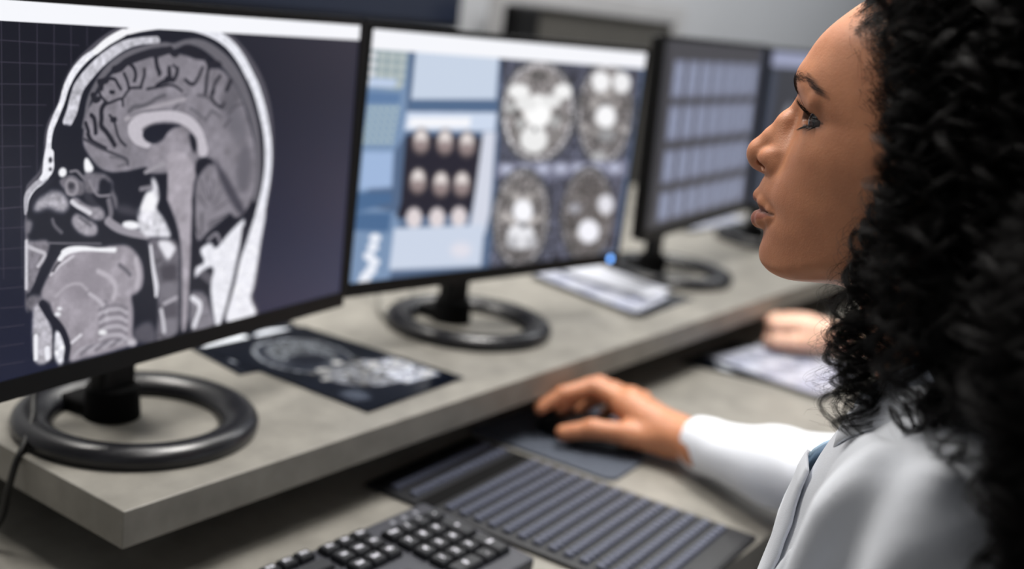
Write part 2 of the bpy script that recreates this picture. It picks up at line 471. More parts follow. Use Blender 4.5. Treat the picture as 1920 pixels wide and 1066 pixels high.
    c.stroke(Z1((735, 868), (770, 850), (830, 825)), K * 7, (156, 152, 160), 3)
    c.poly(Z1((1000, 800), (1060, 795), (1080, 830), (1040, 830), (1000, 880), (985, 850)), (28, 29, 40), 4)
    # cerebellum with folia
    c.poly(Z1((1060, 825), (1110, 870), (1160, 930), (1215, 1030)) + Z2((1190, 30), (1120, 90), (1050, 150), (1000, 195), (980, 120), (985, 20)) + Z1((985, 960), (1000, 890)), (132, 128, 137), 4, tex=bt)
    c.poly(Z1((1080, 800), (1140, 880), (1200, 985), (1235, 1066), (1200, 1066), (1130, 950)), (56, 55, 66), 6, alpha=.8)
    for a in ((1010, 900, 1050, 1000), (1040, 880, 1060, 1000), (1075, 900, 1065, 1010), (1120, 950, 1080, 1030), (1150, 1010, 1090, 1050), (1000, 980, 1040, 1040)):
        c.stroke(Z1((a[0], a[1]), (a[2], a[3])), K * 3, (100, 97, 106), 4)
    for a in ((1150, 60, 1060, 100), (1110, 95, 1050, 120), (1020, 60, 1020, 150), (990, 130, 1010, 170)):
        c.stroke(Z2((a[0], a[1]), (a[2], a[3])), K * 4, (92, 90, 98), 5)
    c.stroke(Z1((975, 1000), (980, 1066)) + Z2((980, 90), (985, 190), (1005, 230)), K * 6, (30, 31, 42), 4)
    # cavities
    c.poly(Z1((585, 875), (700, 868), (735, 880), (715, 960), (705, 1040), (690, 1070), (610, 1060), (590, 960)), (26, 28, 40), 3)
    c.poly(Z1((330, 628), (385, 628), (420, 480), (432, 560), (412, 640), (415, 700), (412, 760), (440, 790), (400, 860), (330, 850), (290, 830), (278, 760), (300, 690)), (23, 25, 37), 3)
    # root of the nose, sinus and turbinates
    c.stroke(ZD((80, 800), (85, 650), (110, 540), (200, 430), (260, 380), (300, 330)), [K * q for q in (4, 7, 9, 9, 9, 8)], (176, 174, 183), 3, tex=rough)
    c.stroke(ZD((300, 330), (370, 260), (390, 180), (395, 90), (400, 0)), [K * q for q in (8, 14, 18, 16, 15)], (240, 240, 247), 3)
    c.blob(ZD((412, 85))[0], 3.2, 5.5, (30, 30, 40), 0, 1.5); c.blob(ZD((412, 208))[0], 3, 3, (30, 30, 40), 0, 1.5)
    c.blob(ZD((575, 250))[0], 7.6, 9.2, (246, 246, 250), 10, 2)
    c.poly(ZD((870, 70), (910, 60), (950, 120), (985, 190), (960, 250), (890, 260), (862, 180)), (246, 246, 250), 2)
    c.poly(ZD((530, 370), (620, 300), (720, 290), (800, 350), (860, 400), (860, 540), (760, 560), (680, 560), (600, 480)), (108, 105, 114), 3, tex=mt)
    c.stroke(ZD((625, 400), (640, 520), (720, 545), (770, 480), (750, 380), (660, 350), (625, 400)), K * 5, (146, 142, 150), 4)
    c.blob(ZD((690, 432))[0], 6, 6, (56, 55, 64), 0, 3)
    c.stroke(ZD((680, 240), (760, 230), (820, 290), (870, 340)), K * 4.5, (120, 117, 126), 3)
    c.poly(ZD((860, 270), (960, 250), (1090, 260), (1180, 300), (1240, 380), (1250, 480), (1300, 600), (1310, 720), (1270, 730), (1240, 600), (1190, 520), (1190, 380), (1100, 330), (1060, 420), (1060, 520), (1000, 520), (900, 540), (860, 440)), (112, 109, 118), 4, tex=mt)
    c.poly(ZD((1080, 480), (1150, 400), (1230, 380), (1220, 520), (1120, 540)), (28, 30, 42), 4)
    c.stroke(ZD((930, 360), (960, 420), (1000, 500), (1060, 560), (1200, 555)), K * 4, (138, 134, 143), 4)
    c.poly(ZD((690, 600), (760, 590), (860, 660), (960, 700), (1060, 700), (1130, 780), (1130, 860), (1060, 890), (960, 870), (880, 800), (760, 710), (690, 670)), (150, 146, 155), 4, tex=mt)
    c.stroke(ZD((700, 640), (760, 690), (850, 740), (940, 790)), K * 7, (214, 212, 220), 4)
    c.poly(ZD((860, 560), (930, 520), (990, 600), (1060, 700), (1000, 700), (900, 650)), (52, 52, 62), 4)
    c.poly(ZD((230, 620), (330, 560), (430, 500), (560, 520), (640, 610), (660, 700), (590, 780), (480, 760), (380, 720), (260, 770), (190, 740)), (168, 165, 174), 7, tex=mt)
    c.poly(ZD((150, 640), (200, 540), (260, 480), (300, 450), (330, 380), (440, 330), (480, 330), (400, 420), (260, 560), (170, 700), (120, 780)), (38, 38, 50), 5)
    c.poly(ZD((700, 860), (760, 800), (880, 860), (1000, 930), (1040, 990), (1020, 1080), (900, 1100), (780, 1040), (710, 950)), (158, 154, 163), 4, tex=mt)
    c.stroke(ZD((800, 850), (880, 910), (950, 960)), K * 4, (96, 94, 103), 5)
    c.stroke(ZD((1190, 620), (1220, 780), (1200, 900), (1300, 960)), K * 9, (112, 109, 118), 6)
    c.poly(ZD((1300, 700), (1440, 690), (1560, 760), (1570, 830), (1330, 790)), (64, 63, 73), 8)
    c.stroke(ZD((1180, 900), (1290, 980), (1450, 1040), (1700, 1090)), K * 14, (150, 146, 155), 6)
    c.blob(ZD((1490, 950))[0], 17, 7.5, (245, 245, 250), 6, 2)
    c.stroke(ZD((1620, 470), (1740, 450)), K * 8, (126, 123, 132), 4)
    c.poly(ZD((1760, 330), (1800, 330), (1840, 420), (1860, 600)) + Z2((790, 30), (830, 90), (862, 175), (800, 178), (740, 172), (700, 120), (700, 20)) + ZD((1590, 850), (1620, 700), (1700, 520), (1760, 500)), (214, 213, 221), 4, tex=mt)
    c.poly(ZD((1700, 520), (1790, 520), (1830, 640), (1780, 760), (1620, 760), (1640, 660)), (246, 246, 250), 6)
    # lip, jaw, tongue
    c.poly(ZD((80, 890), (160, 900), (170, 960), (130, 1066), (80, 1066)), (120, 117, 126), 5)
    c.stroke(ZD((440, 880), (470, 960), (560, 1050)), K * 6, (92, 90, 99), 6)
    lip = ZE((50, 40), (90, 60), (200, 50), (240, 80), (230, 130), (200, 220), (160, 300), (130, 400), (95, 440), (80, 470), (50, 440))
    c.poly(lip, (128, 124, 133), 4, tex=mt)
    c.stroke(ZE((60, 100), (130, 130), (200, 160), (190, 200), (150, 260)), K * 6, (190, 187, 195), 5)
    c.stroke(ZE((55, 60), (55, 200), (55, 440)), K * 5, (206, 204, 212), 4)
    c.poly(ZE((50, 540), (80, 500), (130, 490), (190, 520), (170, 590), (120, 620), (60, 600)), (110, 107, 116), 5, tex=mt)
    c.poly(ZE((110, 610), (190, 600), (240, 720), (268, 800), (265, 990), (125, 1020)), (182, 179, 188), 4, tex=mt)
    c.stroke(ZE((130, 820), (130, 1000)), K * 7, (240, 240, 246), 5)
    c.stroke(ZE((220, 920), (225, 990)), K * 9, (236, 236, 244), 5)
    c.poly(ZE((290, 780), (330, 790), (360, 860), (370, 940), (340, 1040), (300, 1030), (275, 950), (280, 860)), (232, 232, 240), 4, tex=mt)
    tong = ZE((170, 500), (200, 400), (240, 320), (300, 200), (360, 130), (460, 105), (620, 110), (760, 95), (860, 95), (930, 150), (975, 230), (990, 340), (975, 430), (930, 480), (895, 500), (910, 640), (905, 800), (940, 860), (860, 900), (700, 950), (500, 1000), (400, 1020), (395, 900), (350, 760), (270, 640), (240, 560))
    c.poly(tong, (157, 151, 160), 4, tex=bt)
    c.poly(ZE((330, 330), (500, 200), (640, 220), (700, 330), (680, 480), (560, 560), (430, 560), (340, 460)), (142, 136, 145), 22, alpha=.8)
    c.stroke(ZE((325, 200), (350, 160), (410, 130), (520, 120), (630, 128), (760, 130)), [K * q for q in (9, 12, 11, 8, 6, 8)], (242, 242, 247), 4)
    c.stroke(ZE((250, 330), (300, 280), (330, 250), (430, 180)), K * 4, (208, 204, 212), 4)
    c.stroke(ZE((270, 300), (300, 250), (320, 230)), K * 4, (60, 58, 67), 3)
    c.stroke(ZE((630, 300), (720, 350), (770, 430), (750, 520)), K * 8, (184, 178, 187), 7)
    c.stroke(ZE((800, 250), (850, 290), (885, 330)), K * 7, (104, 101, 110), 5)
    c.stroke(ZE((930, 200), (950, 330), (935, 430)), K * 8, (184, 178, 187), 7)
    c.stroke(ZE((290, 500), (380, 420), (480, 400), (540, 450)), K * 5, (172, 166, 175), 6)
    c.stroke(ZE((560, 480), (640, 540), (690, 620), (700, 700)), K * 6, (186, 181, 190), 5)
    c.stroke(ZE((640, 690), (700, 560), (680, 540)), K * 3, (120, 116, 125), 4)
    for i in range(9):
        y = 580 + i * 34
        c.stroke(ZE((640, y + 30), (700, y), (800, y - 10), (860, y + 20)), K * 3.2, (188, 184, 193) if i % 2 else (118, 114, 123), 5)
    c.blob(ZE((665, 790))[0], 8, 4.5, (246, 246, 250), 0, 3); c.blob(ZE((305, 645))[0], 6, 4, (240, 240, 246), 0, 2); c.blob(ZE((320, 600))[0], 5, 3, (240, 240, 246), 0, 2)
    c.stroke(ZE((420, 870), (490, 810)), K * 5, (222, 219, 227), 4)
    for i in range(7):
        c.stroke(ZE((430 + 60 * i, 990 - 18 * i), (480 + 60 * i, 930 - 14 * i), (560 + 50 * i, 900 - 10 * i)), K * 4, (112, 109, 118) if i % 2 else (176, 172, 181), 5)
    c.stroke(ZE((180, 560), (240, 660), (300, 720), (350, 790), (385, 900), (375, 990)), K * 11, (28, 29, 42), 4)
    c.stroke(ZE((300, 150), (210, 270), (140, 430)), K * 14, (28, 29, 42), 4)
    c.stroke(ZE((240, 75), (400, 78), (650, 80)), K * 3.5, (100, 98, 107), 4)
    c.stroke(ZE((268, 740), (268, 990)), K * 3, (28, 29, 42), 3)
    c.blob(ZE((900, 870))[0], 9, 7, (196, 192, 200), 0, 4)
    # spine in front of the cord
    c.poly(Z2((750, 190), (800, 185), (870, 190), (905, 240), (905, 500), (900, 640), (830, 690), (790, 690), (800, 560), (790, 400), (765, 280)), (104, 101, 110), 5, tex=mt)
    c.stroke(Z2((762, 220), (775, 330), (790, 420), (790, 470)), [K * 5, K * 7, K * 9, K * 6], (226, 225, 233), 4)
    c.poly(Z2((800, 200), (850, 195), (885, 225), (880, 250), (850, 290), (820, 250)), (232, 231, 239), 5)
    for y, a in ((330, 70), (420, 118), (520, 84), (600, 122)):
        c.poly(Z2((815, y), (885, y - 15), (890, y + 55), (825, y + 65)), (a, a - 3, a + 6), 6)
    c.stroke(Z2((830, 510), (890, 480)), K * 7, (176, 172, 181), 5)
    c.stroke(Z2((815, 540), (825, 600), (830, 650)), K * 7, (206, 204, 212), 5)
    c.poly(Z2((680, 640), (760, 600), (790, 690), (700, 700)), (84, 82, 92), 7)
    # muscles and fat behind the cord
    c.poly(Z2((960, 470), (1000, 450), (1040, 470), (1070, 560), (1080, 640), (970, 650)), (126, 123, 132), 6, tex=mt)
    c.stroke(Z2((970, 480), (1010, 520), (980, 620)), K * 10, (226, 225, 233), 5)
    c.stroke(Z2((1000, 340), (1060, 390)), K * 16, (86, 84, 93), 7)
    c.poly(Z2((1215, 95), (1232, 100), (1205, 240), (1170, 400), (1130, 560), (1105, 620), (1085, 610), (1062, 440), (1075, 330), (1020, 345), (985, 380), (990, 330), (1030, 300), (1010, 240), (1060, 205), (1090, 230), (1150, 160)), (234, 234, 242), 4, tex=rough)
    c.poly(Z2((1310, 10), (1335, 60), (1312, 200), (1292, 330), (1275, 430), (1262, 480), (1288, 560), (1240, 590), (1150, 600), (1140, 560), (1180, 420), (1200, 320), (1240, 200), (1280, 80)), (238, 238, 246), 4, tex=rough)
    c.stroke(Z2((1225, 130), (1205, 280), (1170, 440), (1120, 600)), K * 6, (64, 62, 72), 6)
    c.stroke(Z2((1050, 190), (1090, 160), (1110, 200)), K * 7, (128, 125, 134), 5)
    c.a *= 1 + c.noise(3.5, .018, 12)[..., None]
    c.a[int(c.h * .949):] = (246, 247, 252)
    return c.image('sagittal_scan_view')

def axial(c, cx, cy, rx, ry, ang, seed, bright=1.0, eyes=False):
    """one round axial slice: skull ring, mottled tissue and bright fluid"""
    r = np.random.default_rng(seed)
    tx = c.noise(10, .28, seed)
    a = math.radians(ang)
    def at(x, y): return (cx + (x * math.cos(a) - y * math.sin(a)), cy + (x * math.sin(a) + y * math.cos(a)))
    c.blob((cx, cy), rx, ry, (70 * bright,) * 3, ang, 3)
    c.blob((cx, cy), rx * .93, ry * .94, (150 * bright, 148 * bright, 152 * bright), ang, 4, tex=tx)
    c.blob((cx, cy), rx * .84, ry * .87, (112 * bright, 108 * bright, 108 * bright), ang, 5, tex=tx)
    for k in range(16):
        t = r.uniform(0, 6.28); q = r.uniform(.25, .8)
        v = r.uniform(60, 205) * bright
        p = at(math.cos(t) * rx * q, math.sin(t) * ry * q)
        for s_ in (1, -1):
            x, y = math.cos(t) * rx * q * s_, math.sin(t) * ry * q
            c.blob(at(x, y), rx * r.uniform(.07, .16), ry * r.uniform(.05, .13), (v, v * .97, v * .96), ang + 30 * s_, 4)

def draw_viewer_page():
    c = Canvas(1400, 860, (84, 104, 134), HOM_B, INSET)
    K = c.w / 900.0
    c.poly(Z3((140, 200), (345, 215), (320, 680), (60, 1066)) + Z4((40, 440), (240, 400), (300, 60), (70, 0)), (122, 147, 180), 3, smooth=False)
    wht, pale = (246, 247, 252), (206, 216, 232)
    # left tool column
    c.poly(Z3((150, 215), (340, 235), (320, 400), (290, 455), (120, 430)), (150, 166, 172), 4, smooth=False)
    for i in range(5):
        y = 235 + i * 45
        for j in range(4):
            c.blob(Z3((165 + j * 48 - i * 4, y + j * 4))[0], 7, 5.5, (190, 198, 196) if j != 0 else (236, 236, 240), 0, 2)
    c.poly(Z3((150, 390), (280, 400), (270, 440), (135, 435)), (190, 206, 232), 3, smooth=False)
    c.poly(Z3((130, 460), (300, 470), (290, 520), (120, 520)), (96, 126, 166), 3, smooth=False)
    for i in range(6):
        for j in range(5):
            c.blob(Z3((150 + j * 32 - i * 6, 545 + i * 33))[0], 4.6, 4.6, (176, 194, 196), 0, 2)
    c.poly(Z3((110, 760), (265, 760), (255, 940), (92, 950)), (160, 184, 220), 5, smooth=False)
    c.poly(Z3((85, 965), (255, 965), (250, 1066), (70, 1066)) + Z4((260, 0), (240, 150), (60, 140), (70, 0)), (74, 106, 146), 4, smooth=False)
    for (x, y) in ((170, 180), (160, 225), (140, 270), (165, 300), (150, 340), (125, 370), (115, 395)):
        c.blob(Z4((x, y))[0], 11, 9, (236, 240, 250), 0, 3)
    # middle column
    c.poly(Z3((375, 250), (790, 290), (775, 500), (350, 500)), (200, 212, 230), 3, smooth=False)
    c.poly(Z3((375, 215), (1500, 320), (1500, 350), (375, 250)), (78, 106, 144), 2, smooth=False)
    c.poly(Z3((345, 512), (775, 522), (770, 550), (345, 545)), (82, 108, 142), 2, smooth=False)
    c.poly(Z3((330, 560), (780, 565), (770, 660), (315, 655)), (206, 218, 238), 3, smooth=False)
    c.poly(Z3((345, 590), (650, 590), (645, 640), (335, 640)), wht, 3, smooth=False)
    c.poly(Z3((325, 680), (710, 690), (690, 880), (650, 1066)) + Z4((650, 60), (275, 80), (300, 0)) + Z3((310, 860)), (38, 36, 48), 2, smooth=False)
    c.poly(Z3((712, 660), (775, 660), (745, 1066)) + Z4((720, 160), (640, 150), (665, 0)), (212, 216, 230), 3, smooth=False)
    for i, row in enumerate((((400, 720), (520, 725), (630, 735)), ((385, 920), (500, 935), (605, 935)))):
        for x, y in row:
            c.blob(Z3((x, y - 10))[0], 17, 25, (104, 92, 92), 3, 6)
            c.blob(Z3((x, y - 25))[0], 12, 17, (226, 218, 216), 3, 5)
            c.blob(Z3((x, y + 10))[0], 13, 10, (150, 134, 134), 3, 5)
    for x, y in ((365, 80), (480, 80), (590, 75)):
        c.blob(Z4((x, y))[0], 15, 20, (224, 214, 216), 3, 5)
    c.poly(Z4((265, 130), (720, 110), (700, 320), (240, 340)), (204, 214, 232), 4, smooth=False)
    c.blob(Z4((600, 240))[0], 20, 14, (226, 224, 234), 0, 12)
    # four big slices
    c.poly(Z3((800, 295), (1500, 350), (1480, 560), (1390, 1066)) + Z4((1370, 240), (740, 340), (770, 0)) + Z3((790, 700)), (78, 80, 94), 2, smooth=False, tex=c.noise(14, .25, 31))
    axial(c, *Z3((985, 560))[0], 72, 98, 3, 5, 1.15)
    for p, rx, ry, v in (((890, 460), 20, 15, 246), ((1110, 460), 17, 15, 246), ((985, 560), 24, 32, 255), ((930, 520), 22, 14, 235), ((1050, 510), 20, 12, 235), ((965, 700), 26, 26, 238), ((900, 620), 11, 11, 180), ((1070, 610), 11, 12, 170), ((850, 540), 10, 12, 180)):
        c.blob(Z3(p)[0], rx, ry, (v, v, v), 0, 5)
    c.blob(Z3((970, 650))[0], 3, 5, (30, 30, 36), 0, 2)
    axial(c, *Z3((1320, 570))[0], 54, 98, 3, 6, 1.0)
    for p, rx, ry, v in (((1300, 410), 17, 20, 246), ((1405, 415), 17, 20, 240), ((1325, 585), 19, 22, 250), ((1330, 680), 16, 12, 150), ((1290, 790), 14, 12, 180)):
        c.blob(Z3(p)[0], rx, ry, (v, v, v + 2), 0, 5)
    c.poly(Z3((780, 815), (1440, 805), (1430, 885), (770, 895)), (120, 122, 142), 3, smooth=False)
    for i in range(7):
        c.blob(Z3((830 + i * 90, 848 - i))[0], 13, 9, (182, 186, 208), 0, 4)
    axial(c, *Z4((900, 80))[0], 55, 96, 4, 7, .95)
    for p, rx, ry, v in (((910, 45), 19, 22, 250), ((900, 170), 26, 24, 235), ((860, 200), 12, 12, 190), ((950, 200), 12, 12, 190), ((915, 115), 6, 5, 40)):
        c.blob(Z4(p)[0], rx, ry, (v, v, v + 5), 0, 5)
    axial(c, *Z4((1230, 60))[0], 50, 92, 5, 8, .85)
    for p, rx, ry, v in (((1240, 145), 20, 22, 246), ((1325, 10), 15, 18, 226), ((1170, 30), 12, 10, 160)):
        c.blob(Z4(p)[0], rx, ry, (v, v, v + 8), 0, 5)
    c.a[int(c.h * .925):] = wht
    return c.image('viewer_page')

def draw_contact_sheet():
    c = Canvas(900, 560, (66, 65, 70))
    for r, (v0, v1) in enumerate(((.70, .90), (.47, .66), (.24, .42), (.03, .19))):
        for k in range(7):
            u0 = .095 + k * .122
            c.poly([(u0, v0), (u0 + .100, v0), (u0 + .100, v1), (u0, v1)], (124, 129, 152), 2, smooth=False)
            c.blob((u0 + .05, (v0 + v1) / 2), .03, (v1 - v0) * .36, (150, 158, 182), 0, 5)
            c.blob((u0 + .05, (v0 + v1) / 2), .012, (v1 - v0) * .2, (120, 126, 152), 0, 4)
    c.poly([(.012, 0), (.05, 0), (.05, 1), (.012, 1)], (50, 49, 54), 2, smooth=False)
    c.poly([(.955, 0), (1, 0), (1, 1), (.955, 1)], (56, 60, 76), 2, smooth=False)
    return c.image('contact_sheet_view')

def draw_strip_page():
    c = Canvas(900, 560, (52, 53, 60))
    c.poly([(0, .9), (1, .9), (1, 1), (0, 1)], (150, 155, 182), 2, smooth=False)
    c.poly([(0, 0), (.09, 0), (.09, .88), (0, .88)], (60, 66, 82), 3, smooth=False)
    for k in range(4):
        c.blob((.28 + .2 * k, .5), .07, .16, (120, 122, 132), 0, 6)
        c.blob((.28 + .2 * k, .5), .03, .09, (176, 178, 190), 0, 5)
    return c.image('strip_page_view')

def draw_film(kind):
    c = Canvas(600, 900, (8, 12, 22))
    tx = c.noise(16, .25, 21)
    if kind == 0:   # one large side view of a skull with a pale block beside it
        c.blob((.47, .66), .34, .26, (120, 124, 130), 8, 6, tex=tx)
        c.blob((.47, .66), .31, .235, (36, 40, 50), 8, 6)
        c.blob((.50, .69), .26, .18, (88, 92, 98), 8, 10, tex=tx)
        c.blob((.42, .60), .16, .08, (24, 27, 36), 0, 10)
        c.poly([(.30, .44), (.74, .46), (.78, .30), (.62, .16), (.40, .18), (.24, .30)], (104, 106, 112), 8, tex=tx)
        for k in range(26):
            c.blob((RNG.uniform(.22, .8), RNG.uniform(.16, .5)), RNG.uniform(.02, .05), RNG.uniform(.012, .03), (RNG.uniform(30, 190),) * 3, 0, 5)
        c.poly([(.58, .12), (.93, .10), (.95, .40), (.66, .42)], (168, 172, 184), 9, smooth=False, tex=tx)
        for k in range(14): c.blob((RNG.uniform(.6, .92), RNG.uniform(.13, .4)), RNG.uniform(.02, .05), RNG.uniform(.01, .03), (RNG.uniform(90, 215),) * 3, 0, 4)
        c.poly([(.08, .12), (.2, .1), (.24, .2), (.1, .22)], (70, 76, 88), 12)
    elif kind == 1:
        c.blob((.3, .72), .22, .13, (232, 238, 246), 10, 6)
        c.blob((.75, .72), .2, .13, (228, 234, 244), 10, 6)
        c.blob((.3, .3), .2, .13, (196, 202, 214), 10, 6, tex=tx)
        c.blob((.75, .3), .2, .13, (186, 192, 206), 10, 6, tex=tx)
    else:
        c.a[:] = (174, 177, 190)
        for j in range(3):
            for i in range(3):
                c.blob((.2 + .3 * i, .18 + .31 * j), .115, .125, (150, 154, 170), 0, 6, tex=tx)
                c.blob((.2 + .3 * i, .18 + .31 * j), .07, .085, (118, 122, 142), 0, 6, tex=tx)
        c.poly([(0, 0), (1, 0), (1, .018), (0, .018)], (30, 40, 52), 2, smooth=False)
        c.poly([(0, 0), (.03, 0), (.03, 1), (0, 1)], (40, 50, 62), 2, smooth=False)
    return c.image('film_picture_%d' % kind)

SCREEN = [picture_material('screen_sagittal', draw_sagittal_scan()), picture_material('screen_viewer', draw_viewer_page()),
          picture_material('screen_contact', draw_contact_sheet()), picture_material('screen_strips', draw_strip_page())]
FILM = [picture_material('film_skull', draw_film(0), 0, 0.16, 0.6), picture_material('film_slices', draw_film(1), 0, 0.2, 0.6),
        picture_material('film_pale', draw_film(2), 0, 0.35, 0.5)]
# ---------------------------------------------------------------- the room
def struct(name, dims, mat, bevel=0.0):
    o = box_obj(name, dims, mat, bevel=bevel)
    return tag(o, kind='structure')

ZF = -0.80
struct('floor', (-2.2, 6.4, -3.2, 1.75, ZF - 0.1, ZF), M['floor'])
struct('ceiling', (-2.2, 6.4, -3.2, 1.75, 1.95, 2.05), M['ceiling'])
struct('wall_back', (-2.2, 6.4, 1.62, 1.75, ZF, 1.95), M['wall'])
struct('wall_right', (6.25, 6.4, -3.2, 1.62, ZF, 1.95), M['wall'])
struct('wall_left', (-2.2, -2.05, -3.2, 1.62, ZF, 1.95), M['wall'])
struct('wall_front', (-2.05, 6.25, -3.2, -3.05, ZF, 1.95), M['wall'])
struct('baseboard_back', (-2.05, 6.25, 1.60, 1.62, ZF, ZF + 0.09), M['frame'], 0.003)

# wall screen behind the desk
ws = empty('wall_screen', (1.40, 1.58, 0.56))
tag(ws, 'large dark wall-mounted screen behind the two near monitors, cut by the top of the frame', 'screen')
M['darkscreen'] = material('faint_glow_glass', (20, 25, 38), 0.35, noise=(3, 0.1), emit=((18, 24, 38), 0.7))  # faint glow added to the dark glass
box_obj('housing', (-0.57, 0.57, -0.02, 0.02, -0.25, 0.36), M['black'], ws, 0.004)
box_obj('display', (-0.56, 0.56, -0.0225, -0.0195, -0.238, 0.35), M['darkscreen'], ws)

# framed partition panel and dark post by the back wall
pt = empty('partition_panel', (2.50, 1.53, ZF))
tag(pt, 'grey-framed partition with brown-grey fabric panels standing behind the desk', 'partition')
top = 0.43 - ZF
box_obj('fabric_panel', (-0.39, 0.345, -0.008, 0.008, 0.06, top - 0.05), M['panel'], pt)
for x in (-0.45, 0.35):
    box_obj('upright', (x, x + 0.055, -0.02, 0.02, 0, top), M['frame'], pt, 0.004)
box_obj('top_rail', (-0.395, 0.35, -0.02, 0.02, top - 0.052, top), M['frame'], pt, 0.004)
box_obj('bottom_rail', (-0.395, 0.35, -0.02, 0.02, 0.0, 0.06), M['frame'], pt, 0.004)
po = empty('floor_stand', (2.03, 1.46, ZF))
tag(po, 'slim black post on a flat foot standing left of the partition', 'stand')
tube('post', [(0, 0, 0.02), (0, 0, 0.7), (0, 0, 1.15)], 0.016, M['black'], po, 3, 14)
box_obj('foot', (-0.12, 0.12, -0.12, 0.12, 0, 0.02), M['black'], po, 0.006)
box_obj('head_plate', (-0.02, 0.07, -0.02, 0.02, 1.02, 1.178), M['black'], po, 0.008)

# ---------------------------------------------------------------- desk: lower worktop and raised shelf
DZ = -0.0756
desk = empty('desk', (0.5, 0.9, ZF))
tag(desk, 'long stone-look desk with the keyboards and the working hands on it', 'desk')
def world_box(name, dims, mat, parent, bevel=0.0):
    o = parent.location
    d = (dims[0] - o.x, dims[1] - o.x, dims[2] - o.y, dims[3] - o.y, dims[4] - o.z, dims[5] - o.z)
    return box_obj(name, d, mat, parent, bevel)
world_box('worktop', (-0.6, 4.2, 0.336, 1.30, DZ - 0.032, DZ), M['stone'], desk, 0.0012)
for x in (-0.5, 1.28, 4.05):
    world_box('side_panel', (x, x + 0.04, 0.42, 1.28, ZF, DZ - 0.032), M['matte_black'], desk, 0.002)
shelf = empty('monitor_shelf', (0.4611, 0.618, DZ))
tag(shelf, 'raised stone-look shelf running along the desk and carrying the monitors', 'shelf')
world_box('shelf_board', (0.4611, 4.1, 0.6178, 1.30, -0.0291, 0), M['stone'], shelf, 0.0009)
for x in (0.56, 1.6, 2.8, 4.0):
    world_box('riser', (x, x + 0.03, 0.74, 1.25, DZ, -0.0291), M['matte_black'], shelf, 0.001)
world_box('back_riser', (0.59, 4.0, 1.25, 1.27, DZ, -0.0291), M['matte_black'], shelf)

# ---------------------------------------------------------------- monitors
def ring_mesh(name, ro=0.0985, ri=0.066, h=0.017):
    prof = [(ri, 0.000), (ri + 0.0005, 0.006), (ri + 0.004, 0.0105), (ri + 0.010, 0.0145), (ri + 0.017, h), (ro - 0.009, 0.0160), (ro - 0.004, 0.0135), (ro - 0.0008, 0.0095), (ro, 0.0070), (ro - 0.001, 0.000)]
    n = 96
    V, F = [], []
    for i in range(n):
        a = 2 * math.pi * i / n
        for r, z in prof: V.append((r * math.cos(a), r * math.sin(a), z))
    k = len(prof)
    for i in range(n):
        j = (i + 1) % n
        for q in range(k):
            F.append((i * k + q, i * k + (q + 1) % k, j * k + (q + 1) % k, j * k + q))
    me = mesh_np(name, V, F)
    bm = bmesh.new(); bm.from_mesh(me); bmesh.ops.recalc_face_normals(bm, faces=bm.faces); bm.to_mesh(me); bm.free()
    return me

